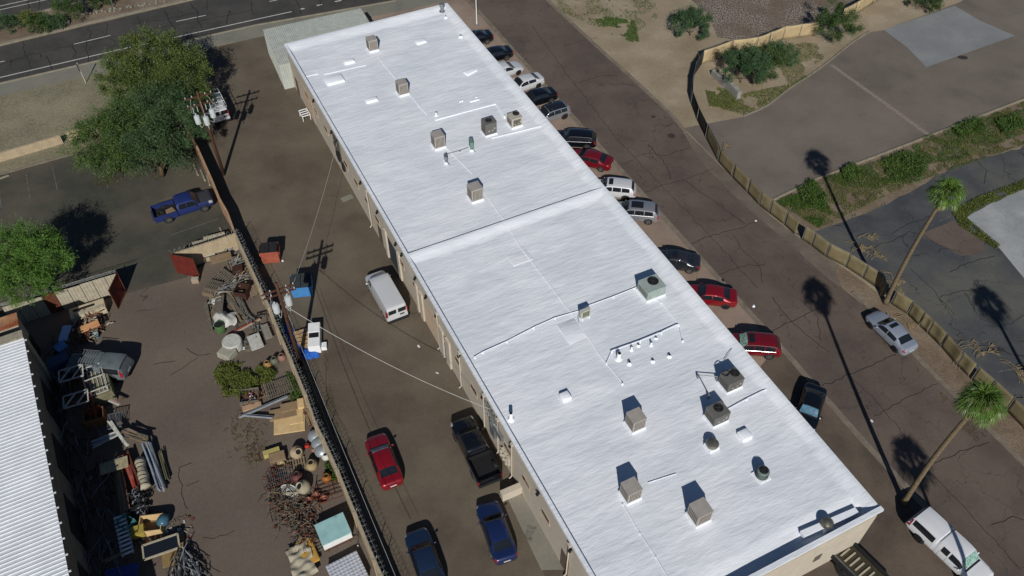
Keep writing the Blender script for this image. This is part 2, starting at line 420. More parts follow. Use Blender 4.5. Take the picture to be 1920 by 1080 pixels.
struct('driveway', MB().sheet(px([(340, 222), (385, 92), (480, 71), (600, 48), (690, 32)]) + [(BN.x, BN.y), (BS.x, BS.y)] + px([(1250, 1300), (760, 1300)]) + wl2[::-1], .014), M_yard)
kls = [(p.x, p.y) for p in KL]; krs = [(p.x, p.y) for p in KR]
iA = 29
struct('parking_apron', MB().sheet(px([(700, 31), (850, 0), (880, -20)]) + kls[6:iA] + [tuple((BC + DV * 26)[:2]), tuple(BC[:2]), (BN.x, BN.y)], .006), M_apron)
struct('south_forecourt', MB().sheet(kls[iA - 1:] + px([(1250, 1300)]) + [(BS.x, BS.y), tuple((BC + DV * 26)[:2])], .006), M_apron2)
struct('street', MB().sheet(kls + krs[::-1], .018), M_street)
mb = MB(); ribbon(mb, offset(kls[6:], -.28), .55, .05)
q = kls[6:]; kerb('street_gutter', q, .5, .05, M_kerb, -1)
kerb('street_kerb', [tuple(p) for p in krs[:22]], .45, .10, M_kerb, 1)
kerb('lower_street_kerb', [tuple(p) for p in krs[48:]], .45, .10, M_kerb, 1)
ground('roadside_verge', [(1572, 498), (1566, 512), (1580, 542), (1632, 582), (1805, 762), (1920, 875), (2100, 1055), (2100, 925), (1920, 785), (1840, 708), (1672, 566), (1640, 545), (1600, 515)], .022, M_pinkdirt)
ground('fence_side_strip', [(1270, 234), (1290, 250), (1345, 305), (1400, 358), (1441, 402), (1500, 447), (1600, 515), (1572, 500), (1566, 512), (1580, 542), (1560, 530), (1500, 476), (1460, 441), (1410, 399), (1360, 351), (1310, 297)], .014, mat('verge_asphalt', '5a534b', '504942', .6, grain=.12, c3='625a50', **G))
ground('crushed_rock_bed', [(1225, -80), (1262, -30), (1330, 30), (1345, 70), (1410, 80), (1500, 60), (1640, 5), (1740, -60), (1600, -110)], .004, M_rock)
ground('side_parking_lot', [(1282, 240), (1395, 219), (1440, 199), (1480, 168), (1540, 128), (1600, 80), (1632, 60), (1655, 57), (1800, 4), (1850, -30), (2500, -60), (2500, 20), (1920, 185), (1700, 270), (1530, 335), (1450, 373), (1443, 402), (1345, 303)], .006, M_grey)
kerb('side_lot_kerb', smoothpath(px([(1395, 219), (1440, 199), (1480, 168), (1540, 128), (1600, 80), (1632, 60)]), 3), .15, .14, M_kerb2, 1)
kerb('side_lot_edge', px([(1450, 373), (1530, 335), (1700, 270), (1920, 185), (2500, 20)]), .15, .12, M_kerb2, -1)
ground('pale_concrete_slab', [(1657, 56), (1790, 11), (1840, 40), (1702, 90)], .014, M_slab2)
ground('dark_concrete_slab', [(1702, 90), (1840, 40), (1903, 67), (1737, 126)], .010, M_slab2)
mb = MB(); ribbon(mb, px([(1559, 122), (1650, 187), (1745, 256)]), .5, .012); struct('painted_band', mb, M_brickline)
ground('weedy_strip', [(1450, 378), (1530, 339), (1700, 274), (1920, 189), (2500, 24), (2500, 90), (1920, 275), (1790, 310), (1700, 365), (1600, 410), (1530, 432), (1500, 440)], .008, M_pinkdirt)
ground('service_lane', [Wp(p) for p in jag(px([(1520, 436), (1600, 410), (1700, 365), (1790, 310), (1920, 275), (2500, 90)]), .08, .8)] + [(2700, 300), (2700, 1250), (2100, 925), (1920, 785), (1840, 706), (1675, 565), (1600, 508), (1490, 437)], .012, M_dark)
ground('lane_patch', [(1722, 440), (1788, 414), (1842, 448), (1850, 474), (1803, 480)], .016, M_street)
ground('white_slab', [Wp(p) for p in jag(px([(1812, 408), (1850, 385), (1920, 355), (2300, 230)]), .06, .6)] + [(2300, 720), (1920, 522), (1876, 468)], .018, M_slab)
ground('concrete_pad', [(947, 925), (975, 912), (1100, 1068), (1015, 1069)], .02, M_pad)
ground('sidewalk_pad', [(1016, 1067), (1100, 1040), (1120, 1085), (1050, 1160)], .016, M_apron2)

ground('wheelchair_pad', [(638, 372), (658, 364), (664, 371), (644, 380)], .022, M_walk)
# lane paint
mb = MB()
def stripe(a, b, w, z=.018, n=1): ribbon(mb, px([a, b]), w, z)
for a, b, w in [((-600, 280), (0, 145.5), .14), ((0, 145.5), (225, 93), .14), ((225, 93), (480, 36.5), .14), ((480, 36.5), (547, 22), .14), ((-60, 130), (9, 114.5), .12), ((139, 83), (207, 66.5), .12), ((330, 40.5), (386, 28.8), .12), ((505, 3), (520, 0), .12),
                ((563, 17.5), (571, 16), .2), ((594, 10.5), (604, 8.8), .2), ((628, 3.2), (640, 1), .2), ((0, 11.5), (62, -2), .12), ((0, 18.5), (90, -1), .12), ((-300, 82), (0, 18.5), .12), ((-300, 75), (0, 11.5), .12)]: stripe(a, b, w)
struct('lane_markings', mb, M_paint)
mb = MB()
for a, b in [((49, 327), (56, 373)), ((98, 312), (108, 358)), ((-1, 368), (3, 390)), ((320, 441), (410, 410)), ((297, 378), (330, 366)), ((1761, 415), (1782, 405)), ((1745, 424), (1750, 421)), ((1918, 745), (1860, 748))]: stripe(a, b, .09)
stripe((1902, 747), (1960, 738), .12); stripe((1798, 650), (1852, 639), .12); stripe((1870, 697), (1915, 690), .12)
for u, v in [(1600, 404), (1655, 384), (1711, 361)]:
    stripe((u - 5, v + 2), (u + 5, v - 2), .07); stripe((u - 3, v - 4), (u - 1, v + 4), .07); stripe((u + 2, v - 5), (u + 4, v + 2), .07)
stripe((1340, 248), (1360, 258), .12)
struct('parking_markings', mb, mat('faded_lines', '67645e', '403e39', 5, grain=.1, contrast=(.35, .6), **G))
# sealed and open cracks
def cracks(name, lines, w, z, m=None):
    mb = MB()
    for ln in lines:
        ribbon(mb, jag(px(ln), .07, .45), w * random.uniform(.8, 1.2), z)
    struct(name, mb, m or M_crack)
cracks('boulevard_cracks', [[(43, 80), (44, 92), (52, 112), (58, 128)], [(85, 104), (93, 118), (97, 132)], [(164, 52), (172, 68), (163, 77), (161, 92), (166, 105), (166, 116)], [(201, 43), (201, 60), (195, 68), (172, 73)], [(195, 70), (224, 80)], [(258, 31), (265, 50)],
    [(308, 20), (315, 36), (330, 55)], [(355, 5), (371, 22), (370, 38), (380, 52)], [(388, 0), (389, 18)], [(470, 3), (475, 28)], [(430, 20), (425, 45)], [(52, 0), (56, 22)], [(74, 0), (73, 18)], [(0, 122), (60, 102), (145, 83), (250, 62), (370, 40), (480, 18)], [(555, 0), (560, 10), (564, 26)], [(599, 0), (603, 18)],
    [(135, 88), (144, 97), (137, 107)], [(188, 104), (189, 111)], [(250, 46), (330, 32), (372, 24)], [(430, 20), (434, 28)], [(53, 136), (53, 143)], [(75, 101), (77, 108)], [(22, 112), (18, 124)]], .09, .022)
cracks('street_cracks', [[(997, 47), (1060, 135), (1160, 265), (1167, 272), (1250, 358), (1335, 447), (1420, 540)], [(1280, 337), (1340, 378), (1397, 420)], [(1747, 890), (1830, 975), (1915, 1070)], [(1242, 347), (1290, 335), (1335, 317)], [(1190, 295), (1217, 287), (1250, 292), (1292, 277)],
    [(1217, 287), (1223, 276), (1214, 273)], [(1297, 457), (1330, 442), (1380, 430), (1417, 417)], [(1345, 517), (1385, 500), (1435, 495)], [(1445, 620), (1490, 600), (1535, 577)], [(1540, 725), (1590, 702), (1635, 685), (1680, 665)], [(1750, 870), (1790, 852), (1855, 830)], [(1215, 272), (1250, 310), (1258, 337)], [(1165, 308), (1190, 300)],
    [(1375, 440), (1392, 470), (1425, 500), (1430, 530)], [(1448, 560), (1490, 610), (1555, 660)], [(1590, 700), (1650, 760), (1700, 820)], [(1210, 360), (1242, 347)], [(1500, 560), (1530, 590), (1540, 640)], [(1640, 780), (1700, 745), (1760, 720)], [(1860, 985), (1900, 970), (1940, 980)], [(1080, 155), (1130, 142), (1160, 143)], [(1060, 85), (1120, 70)]], .055, .024)
cracks('yard_cracks', [[(735, 575), (760, 590), (800, 582)], [(258, 583), (290, 579)], [(285, 685), (305, 680), (330, 677)], [(320, 705), (345, 690), (370, 672)], [(350, 655), (370, 668), (395, 663)], [(335, 892), (338, 875), (360, 868)], [(335, 892), (345, 935), (352, 955)], [(350, 910), (373, 902)], [(312, 990), (330, 970), (350, 965)], [(380, 1005), (400, 1012), (440, 995)], [(610, 635), (611, 700), (612, 760)]], .045, .024)
cracks('lane_cracks', [[(1620, 472), (1690, 445), (1705, 435), (1732, 442), (1762, 460), (1807, 477)], [(1780, 510), (1815, 492), (1865, 480)], [(1705, 502), (1742, 535), (1760, 557), (1790, 590)], [(1760, 557), (1805, 545), (1850, 540)], [(1670, 440), (1700, 420), (1760, 400)], [(1805, 545), (1840, 600), (1880, 615), (1920, 590)], [(1830, 300), (1850, 320), (1845, 345)]], .06, .020)
mb = MB()
for c, rx, ry in [((1805, 108), .5, .35), ((1259, 255), .35, .35), ((1225, 219), .2, .2), ((1137, 315), .2, .2)]:
    p = at(*c); mb.sheet([(p.x + rx * math.cos(a) * 1.2, p.y + ry * math.sin(a) * 1.2) for a in np.linspace(0, 6.283, 16)[:-1]], .026)
struct('road_stains', mb, M_patch)

# ================================================================== THE LONG WHITE-ROOFED BUILDING
bld = thing('warehouse', 'long low cream building with a white coated flat roof in two sections', 'building', BC, BAZ)
HW, HL = 9.68, 35.95
def fbm(x, y, s): return mnoise.fractal(Vector((x * s, y * s, 3.1)), 1.0, 2.0, 4)
def roofz(x, y):
    z = 5.06
    z += .035 * fbm(x * .5, y * 1.6, .45) + .012 * fbm(x, y * 3, 1.1)
    dw, de, dn, ds = x + HW, HW - x, HL - y, y + HL
    def prof(d, top, flat, run, h):
        if d < flat: return top
        if d < flat + run:
            t = (d - flat) / run; return top + (h - top) * (t * t * (3 - 2 * t) * .6 + t * .4)
        return -9
    wv = .25 * fbm(x, y, .5)
    c = [z, prof(dw, 5.33, .18, .10, z), prof(de, 5.36 + .02 * wv, .10, .95 + wv, z), prof(dn, 5.36, .10, 1.35 + wv * .6, z), prof(ds, 5.52, .22, .12, z)]
    if y <= .02: c.append(prof(-y, 5.34, .12, 1.1 + wv, z) if y <= 0.02 else z)
    if ds < 1.9 and ds > .3: z0 = -.34 * (1 - (ds - .3) / 1.6) ** 1.0; c[0] += z0; c[2] = max(c[2], -9)
    return max(c)
xs = sorted(set([-HW, -HW + .09, -HW + .18, -HW + .22, -HW + .29, -HW + .36, -HW + .5] + list(np.arange(-HW + .7, HW - 1.4, .24)) + list(np.arange(HW - 1.4, HW - .05, .12)) + [HW - .05, HW]))
ys = sorted(set([-HL, -HL + .1, -HL + .22, -HL + .28, -HL + .36, -HL + .5, .0, .02, .1, .2] + list(np.arange(-HL + .65, -1.6, .2)) + list(np.arange(-1.5, -.1, .12)) + list(np.arange(.4, HL - 1.9, .24)) + list(np.arange(HL - 1.9, HL - .1, .13)) + [HL - .1, HL]))
mb = MB()
o_ = .10
xs2 = [-HW - o_, -HW - o_] + [float(x) for x in xs] + [HW + o_, HW + o_]
ys2 = [-HL - o_, -HL - o_] + [float(y) for y in ys] + [HL + o_, HL + o_]
def rf(i, j):
    x = xs2[i]; y = ys2[j]
    z = roofz(max(-HW, min(HW, x)), max(-HL, min(HL, y)))
    if i in (0, len(xs2) - 1) or j in (0, len(ys2) - 1): z -= .24
    return (x, y, z)
mb.grid(lambda i, j: rf(i, j), range(len(xs2)), range(len(ys2)))
roof = mb.build('roof', M_roof, bld, smooth=True)
roof.data.set_sharp_from_angle(angle=R(40))
mb = MB()
mb.prism([(-HW + .02, -HL + .02), (HW - .02, -HL + .02), (HW - .02, HL - .02), (-HW + .02, HL - .02)], 0, 4.6)
wallo = mb.build('wall', M_wall, bld)
# west wall: windows, doors, lamps, downspouts
def wbox(mb, y, z, w, h, out=.02, dep=.04, mi=0): mb.box((-HW + .02 - out + dep / 2, y, z), (dep, w, h), mi=mi)
for u, v in [(579.4, 194), (596, 221), (614, 250), (631, 280), (651, 315), (670, 347), (690, 382), (710, 420), (755, 497), (781, 544), (833, 634), (860.6, 682.6), (890, 732), (920, 787), (953, 845), (987.5, 907), (1024, 971)]:
    y, z = Wst(u, v); z = 2.75
    mb = MB(); wbox(mb, y, z, 1.15, .62, .035, .05)
    wbox(mb, y, z - .36, 1.3, .07, .08, .12)
    f = mb.build('window', M_wallpatch, bld)
    wbox2 = MB(); wbox(wbox2, y, z, 1.0, .48, .045, .03); wbox2.build('pane', M_winpane, f)
for y0, y1, h in [(-3.3, -6.6, 3.1), (27.8, 31.2, 3.3)]:
    mb = MB(); wbox(mb, (y0 + y1) / 2, h / 2, abs(y1 - y0), h, .03, .05)
    for k in range(int(h / .25)): wbox(mb, (y0 + y1) / 2, .15 + k * .25, abs(y1 - y0), .02, .05, .03)
    mb.build('roller_door', M_wallpatch, bld)
# recessed dark dock opening with its pilasters
y0, z0 = Wst(731, 455); y1, z1 = Wst(752, 500)
mb = MB(); wbox(mb, 3.9, 1.45, 2.6, 2.9, .03, .05); mb.build('dock_door', mat('dock_dark', '343a40', '2a2e33', 1.5), bld)
for y, z, h in [(Wst(715, 442)[0], 1.05, 2.1), (Wst(837, 651)[0], 1.05, 2.1), (Wst(1061, 1042)[0], 1.15, 2.3), (33.9, 1.05, 2.1)]:
    mb = MB(); wbox(mb, y, z, 1.05, h, .035, .05); mb.box((-HW - .04, y + .38, z), (.06, .06, .12))
    mb.build('door', mat('door_brown', '5b4c42', '4f4239', 2), bld)
for y, w in [(5.6, .5), (2.3, .5), (-2.9, .7), (-7.2, .9), (-8.6, .8), (-1.9, .4)]:
    mb = MB(); wbox(mb, y, 1.7, w, 3.4, .16, .16); mb.build('pilaster', M_wall, bld)
for u, v in [(678.5, 343), (710, 398), (744.5, 458), (755.5, 475), (781, 521), (802, 564), (820.5, 588.5), (863.5, 661), (908, 741), (960.7, 833.5), (1012, 924), (1073, 1029), (623, 243), (592, 197.5), (636, 276)]:
    y, z = Wst(u, v)
    mb = MB(); wbox(mb, y, 4.35, .2, .2, .16, .16); mb.box((-HW - .16, y, 4.2), (.14, .24, .08))
    mb.build('wall_lamp', M_trimdk, bld)
for u, v in [(963, 870), (1067, 1060), (911, 770), (866, 690), (824, 610), (936.8, 805), (700, 420)]:
    y, z = Wst(u, v)
    mb = MB(); mb.tube([(-HW - .1, y, 4.7), (-HW - .1, y, .35), (-HW - .3, y, .15)], .055, 6)
    mb.box((-HW - .08, y, 4.72), (.2, .24, .25)); mb.build('downspout', M_wall, bld)
# power meters, conduits and cables where the overhead service lands
y, z = Wst(925, 790)
mb = MB()
for k in range(7):
    a = y + .5 - k * .28
    mb.tube([(-HW - .12, a, 4.75 - .12 * (k % 3)), (-HW - .12, a - .06, 3.1), (-HW - .1, a + random.uniform(-.2, .2), 1.9)], .03, 5)
for k in range(9):
    mb.tube(smoothpath([(-HW - .15, y + .9 - k * .2, 4.7), (-HW - .4, y + .5 - k * .2, 4.3 + random.uniform(-.2, .2)), (-HW - .2, y + .2 - k * .2, 4.0)], 3), .02, 4)
mb.box((-HW - .12, y - 1.2, 3.2), (.2, 1.4, .5)); mb.box((-HW - .1, y - .3, 2.2), (.24, .8, 1.2))
mb.build('service_conduit', M_metal, bld)
mb = MB()
for k in range(6):
    mb.box((-HW - .1, y - 2.0 - (k % 3) * .42, 1.9 - (k // 3) * .5), (.2, .34, .4)); mb.lathe((-HW - .26, y - 2.0 - (k % 3) * .42, 1.9 - (k // 3) * .5), [(.12, -.03), (.12, .03)], 8)
mb.build('meter_box', M_wall, bld)
y2, z2 = Wst(631, 275)
mb = MB()
for k in range(6):
    a = y2 - k * .35
    mb.tube(smoothpath([(-HW - .12, a, 4.8), (-HW - .14, a - .2, 3.6), (-HW - .12, a + random.uniform(-.3, .3), 1.6)], 3), .03, 5)
mb.box((-HW - .1, y2 - .9, 2.2), (.22, .7, .9)); mb.box((-HW - .1, y2 - 2.2, 1.8), (.22, .6, .8))
mb.build('service_conduit', M_dkmetal, bld)
# south wall vent
mb = MB(); p = at(1513, 1015, 2.6); x = p.dot(NV) - 24.08
mb.box((x, -HL - .01, 2.35), (.55, .05, .75)); mb.build('wall_vent', M_louvre, bld)
# low lumps and curbs under the coating
def RB(u, v): return B(u, v, 5.1)
def lump(name, u, v, sx, sy, h, rz=0, tp=.8, m=M_roofplain, **k):
    x, y = RB(u, v); mb = MB(); mb.box((x, y, roofz(x, y) + h / 2 - .05), (sx, sy, h + .1), rz, taper=tp)
    o = mb.build(name, m, bld, bevel=min(.08, h * .4)); o.data.polygons.foreach_set('use_smooth', [True] * len(o.data.polygons)); return o
lump('skylight_curb', 789, 78, 1.3, .9, .2); lump('skylight_curb', 655, 116, 1.3, .8, .22); lump('skylight_curb', 697, 188, 1.4, .8, .22)
lump('roof_hatch', 627, 150, 2.0, 1.5, .22, tp=.92); lump('skylight_curb', 882, 134, 1.6, .9, .14, .3)
lump('roof_patch', 975, 483, 2.2, 1.6, .05, m=M_roof); lump('roof_patch', 1072, 620, 1.9, 2.6, .04, m=M_roof); lump('roof_patch', 890, 188, 1.2, .3, .1)
lump('roof_hatch', 1060, 745, .75, .75, .32, tp=.97); lump('roof_hatch', 1396, 817, .85, .85, .3, tp=.97)
# steps along the parapet gutter: coated board under the turbine vent
def curbline(name, pts, w, h, m=M_roofplain, z=5.1):
    q = [B(u, v, z) for u, v in pts]
    mb = MB()
    for a, b in zip(q[:-1], q[1:]): mb.beam((a[0], a[1], roofz(*a) + h / 2), (b[0], b[1], roofz(*b) + h / 2), w, h)
    o = mb.build(name, m, bld); return o
curbline('roof_curb', [(1503, 1003), (1606, 958)], .42, .42)
curbline('roof_seam_ridge', [(816, 225), (930, 194), (946, 220)], .14, .10); curbline('roof_seam_ridge', [(922, 259), (1014, 237)], .14, .08)
curbline('roof_seam_ridge', [(708, 106), (748, 155), (800, 214)], .10, .05); curbline('roof_seam_ridge', [(835, 275), (885, 325)], .08, .05)
curbline('roof_seam_ridge', [(574, 143), (597, 138)], .10, .06); curbline('roof_seam_ridge', [(608, 139), (686, 122)], .08, .05)
# pipes laid across the roof
def pipe(name, pts, r, m, z=5.25, th=None, sup=True):
    mb = MB(); q = [B(u, v, z) + (z,) for u, v in pts]
    mb.tube(q, r, 6)
    if sup:
        for a in q[:: max(1, len(q) // 4)]: mb.box((a[0], a[1], (a[2] + 5.05) / 2), (.12, .12, a[2] - 5.05))
    return mb.build(name, m, bld)
pipe('gas_pipe', [(890, 669), (905, 660), (950, 640), (1000, 614), (1040, 596), (1085, 583)], .035, M_roofplain, 5.2)
pipe('gas_pipe', [(1098, 575), (1150, 556), (1190, 540), (1200, 535)], .035, M_roofplain, 5.2)
pipe('gas_pipe', [(1147, 658), (1200, 639), (1240, 623), (1272, 608)], .045, M_roofplain, 5.30)
pipe('gas_pipe', [(1272, 608), (1240, 567), (1230, 560)], .03, M_roofplain, 5.2); pipe('gas_pipe', [(1147, 658), (1137, 681)], .04, M_roofplain, 5.18)
pipe('conduit', [(946, 412), (975, 462), (1035, 540), (1090, 612), (1120, 660), (1167, 718)], .03, M_roofplain, 5.14, sup=False)
pipe('conduit', [(1168, 945), (1200, 1000), (1230, 1045), (1260, 1095)], .025, M_roofplain, 5.14)
pipe('conduit', [(1330, 740), (1310, 703), (1345, 706)], .035, M_metal, 5.5); pipe('conduit', [(1364, 768), (1400, 748), (1436, 730)], .03, M_roofplain, 5.2)
pipe('conduit', [(833, 290), (862, 282), (882, 275)], .03, M_metal, 5.2); pipe('conduit', [(1215, 905), (1268, 888)], .03, M_roofplain, 5.12, sup=False)
pipe('conduit', [(905, 355), (925, 385), (945, 412)], .03, M_roofplain, 5.14, sup=False); pipe('cable', [(1372, 653), (1358, 675)], .02, M_metal, 5.2, sup=False)
pipe('conduit', [(1273, 610), (1280, 638)], .03, M_roofplain, 5.15)
# vent pipes through the roof
def vent(u, v, r, h, dome=.12, top=M_roofplain):
    x, y = RB(u, v); z = roofz(x, y)
    mb = MB(); mb.lathe((x, y, z - .04), [(r * 2.5, 0), (r * 1.5, dome), (r, dome + .04), (r, h)], 10); o = mb.build('vent_pipe', M_roofplain, bld, autosmooth=True)
    mb = MB(); mb.lathe((x, y, z), [(r * .8, h - .05), (r * .8, h - .02)], 10); mb.build('vent_opening', M_black, o)
for u, v, r, h in [(818, 216, .10, .45), (1160, 672, .16, .75), (1184, 656, .08, .5), (1197, 648, .09, .22), (1221, 647, .08, .45), (1230, 634, .08, .2), (1255, 668, .11, .25), (1224, 677, .1, .22), (1180, 682, .11, .3),
                   (864, 69, .16, .28), (836, 33, .13, .3), (958, 786, .14, .85), (1280, 640, .04, .3), (863, 190, .05, .15), (893, 182, .05, .15), (867, 189, .05, .2), (946, 220, .07, .35), (1167, 720, .05, .25), (1412, 578, .05, .1)]: vent(u, v, r, h)
mb = MB(); x, y = RB(829, 22); mb.lathe((x, y, roofz(x, y) - .03), [(.34, 0), (.34, .12), (.2, .2), (.2, .75), (.3, .8), (.3, 1.0), (.05, 1.1)], 12); mb.build('roof_flue', M_metal, bld, autosmooth=True)
# spinning turbine ventilators
def turbine(u, v, r, curb):
    x, y = RB(u, v); z = roofz(x, y)
    mb = MB(); mb.box((x, y, z + .1), (curb, curb, .3), taper=.9); mb.lathe((x, y, z + .2), [(r * .75, 0), (r * .75, .22)], 14)
    o = mb.build('roof_ventilator', M_roofplain, bld, autosmooth=True)
    mb = MB(); mb.lathe((x, y, z + .42), [(r * .8, 0), (r, .08), (r * 1.02, .18), (r * .9, .34), (r * .5, .45), (.05, .49)], 22)
    for k in range(22):
        a = k * 2 * math.pi / 22; c, s = math.cos(a), math.sin(a)
        mb.tube([(x + c * r * .82, y + s * r * .82, z + .43), (x + c * r * 1.05, y + s * r * 1.05, z + .58), (x + c * r * .92, y + s * r * .92, z + .76)], .012, 4)
    mb.build('vent_head', mat('aged_aluminium', '7d7b70', '6a685e', 3, rough=.35, metal=.7), o, autosmooth=True)
turbine(1548, 985, .42, .8)
x, y = RB(1334, 838)
mb = MB(); mb.box((x, y, roofz(x, y) + .12), (.8, .8, .3), taper=.95); o = mb.build('roof_ventilator', M_roofplain, bld)
mb = MB(); mb.lathe((x, y, roofz(x, y) + .25), [(.38, 0), (.42, .05), (.46, .25), (.40, .36), (.26, .42), (.05, .46)], 20); mb.build('vent_cap', mat('aged_aluminium', '7d7b70'), o, autosmooth=True)

# ------------------------------------------------------------------ rooftop cooling units (each stands on the roof by itself)
def zroof(u, v):
    x, y = RB(u, v); return roofz(x, y)
def sleeper(mb, sx, sy, z=.06):
    for s in (-1, 1): mb.box((0, s * sy * .38, z), (sx * 1.15, .12, .14))
def louvres(mb, sx, sy, z0, z1, n, faces='SEWN'):
    for f in faces:
        for k in range(n):
            t = (k + .5) / n - .5
            if f in 'SN': mb.box((t * sx * .84, (-1 if f == 'S' else 1) * (sy / 2 + .008), (z0 + z1) / 2), (sx * .84 / n * .42, .012, z1 - z0))
            else: mb.box(((1 if f == 'E' else -1) * (sx / 2 + .008), t * sy * .84, (z0 + z1) / 2), (.012, sy * .84 / n * .42, z1 - z0))
def fan(root, cx, cy, z, r, dark=True):
    mb = MB(); mb.lathe((cx, cy, z), [(r, .0), (r, .02)], 20); o = mb.build('fan_opening', M_black, root)
    mb = MB()
    for k in range(4):
        a = k * math.pi / 2 + .4; mb.box((cx + math.cos(a) * r * .48, cy + math.sin(a) * r * .48, z + .028), (r * .8, r * .36, .012), a)
    mb.lathe((cx, cy, z + .02), [(r * .22, 0), (r * .2, .03)], 10); mb.build('fan_blade', M_dkmetal, o)
    mb = MB()
    for q in (1.0, .72, .45): mb.tube([(cx + math.cos(a) * r * q, cy + math.sin(a) * r * q, z + .055) for a in np.linspace(0, 2 * math.pi, 21)], .012, 4, cap=False)
    for k in range(6):
        a = k * math.pi / 6; mb.tube([(cx - math.cos(a) * r, cy - math.sin(a) * r, z + .055), (cx + math.cos(a) * r, cy + math.sin(a) * r, z + .055)], .008, 4)
    mb.build('fan_guard', M_dkmetal, o)
def swamp(u, v, label, s=1.05, h=1.12, m=None):          # evaporative cooler: louvred box
    m = m or M_acbeige
    t = thing('rooftop_cooler', label, 'cooler', at(u, v, zroof(u, v)), BAZ, 'louvred coolers on the white roof')
    mb = MB(); mb.box((0, 0, .04), (s * 1.12, s * 1.12, .3), taper=.97); mb.build('curb', M_roofplain, t)
    mb = MB(); mb.box((0, 0, .18 + h / 2), (s, s, h)); mb.box((0, 0, .18 + h + .015), (s * 1.03, s * 1.03, .05)); mb.build('cabinet', m, t, bevel=.012)
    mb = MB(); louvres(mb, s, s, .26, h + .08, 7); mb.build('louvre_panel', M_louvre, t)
    mb = MB(); mb.tube([(s / 2, .1, .4), (s / 2 + .18, .05, .35), (s / 2 + .28, .1, .12)], .025, 5); mb.build('water_line', M_metal, t)
    return t
c0 = swamp(1190, 798, 'louvred beige cooler alone at mid roof, right of the small square hatch')
for u, v, lab, s, h in [(1181, 929, 'louvred beige cooler, left one of the pair nearest the south end', 1.05, 1.1), (1309, 970, 'louvred beige cooler, right one of the pair nearest the south end', 1.12, 1.15),
                  (699, 93, 'louvred cooler nearest the north parapet and the corrugated shed', 1.0, 1.2), (755, 175, 'louvred cooler second from the north parapet', 1.0, 1.2), (822, 274, 'louvred cooler at the left of the two small fan units', 1.05, 1.25), (891, 372, 'louvred cooler just above the joint between the roof sections', 1.08, 1.25)]:
    r_ = clone(c0, lab, at(u, v, zroof(u, v)), BAZ); r_.scale = (s / 1.05, s / 1.05, h / 1.12)
def packaged(u, v, label, s, m, fx=.18, fy=.12, side='', rz=0, cat='air conditioner'):
    t = thing('rooftop_air_conditioner', label, cat, at(u, v, zroof(u, v)), BAZ + rz, 'fan-topped air conditioners on the white roof')
    mb = MB(); mb.box((0, 0, .06), (s[0] * 1.08, s[1] * 1.08, .26), taper=.97); mb.build('curb', M_roofplain, t)
    mb = MB(); mb.box((0, 0, .18 + s[2] / 2), s); mb.box((0, 0, .18 + s[2] + .012), (s[0] * 1.02, s[1] * 1.02, .04)); mb.build('cabinet', m, t, bevel=.012)
    mb = MB()
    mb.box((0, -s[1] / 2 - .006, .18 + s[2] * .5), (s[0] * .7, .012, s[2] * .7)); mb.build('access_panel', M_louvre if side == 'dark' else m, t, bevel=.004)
    mb = MB(); mb.box((-s[0] * .2, -s[1] / 2 - .014, .18 + s[2] * .35), (.16, .012, .08)); mb.box((s[0] * .12, -s[1] / 2 - .014, .18 + s[2] * .35), (.16, .012, .08)); mb.box((s[0] * .3, -s[1] / 2 - .014, .18 + s[2] * .5), (.1, .012, .16)); mb.build('plate', M_whitedk, t)
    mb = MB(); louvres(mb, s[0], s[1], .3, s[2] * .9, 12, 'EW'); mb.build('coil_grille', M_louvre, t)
    fan(t, s[0] * fx, s[1] * fy, .18 + s[2] + .035, min(s[0], s[1]) * .3)
    return t
packaged(917, 249, 'dark grey fan-topped unit beside the pale unit with the rusty fan', (1.2, 1.05, 1.25), M_acdark, .0, .05)
packaged(965, 234, 'pale beige unit with a rusty fan grille, nearest the east parapet', (1.15, 1.1, .95), mat('pale_ac', '9d988b', '8f8a7e', 2), .2, .18, 'dark')
packaged(1220, 549, 'greenish grey unit with a wide lid at the end of the long gas pipe', (1.7, 1.5, .95), M_acgreen, .1, .12)
packaged(1368, 722, 'dark grey unit with a coiled black cable on its lid', (1.35, 1.15, .95), M_acdark, .22, .12, 'dark')
packaged(1342, 785, 'dark grey unit with a centred fan, left of the thin conduit', (1.3, 1.15, .95), M_acdark, .05, .1)
# black cable coil lying on the lid
mb = MB(); c = at(1370, 700, zroof(1368, 722) + 1.22)
mb.tube([(c.x - .35 + .035 * k * 0 + (.30 + .05 * math.sin(k)) * math.cos(k * .5), c.y + (.26 + .04 * math.cos(k * 2)) * math.sin(k * .5), c.z + .003 * k) for k in range(26)], .02, 5)
tag(mb.build('cable_coil', M_trimdk), 'black cable coiled on the lid of a dark grey rooftop unit', 'cable')
t = thing('rooftop_condenser', 'round green-grey condenser with an open top fan, right of the domed ventilator', 'condenser', at(1427, 893, zroof(1427, 893)), BAZ)
mb = MB(); mb.box((0, 0, .04), (.95, .95, .12)); mb.build('base_pad', M_roofplain, t)
mb = MB(); mb.lathe((0, 0, .1), [(.40, 0), (.42, .05), (.42, .66), (.36, .74)], 20, caps=True); mb.build('casing', mat('green_condenser', '5f6b66', '525e59', 3, rough=.5), t, autosmooth=True)
mb = MB()
for k in range(28):
    a = k * 2 * math.pi / 28; mb.box((.43 * math.cos(a), .43 * math.sin(a), .44), (.02, .022, .54), a)
mb.build('coil_guard', M_dkmetal, t); fan(t, 0, 0, .845, .31)
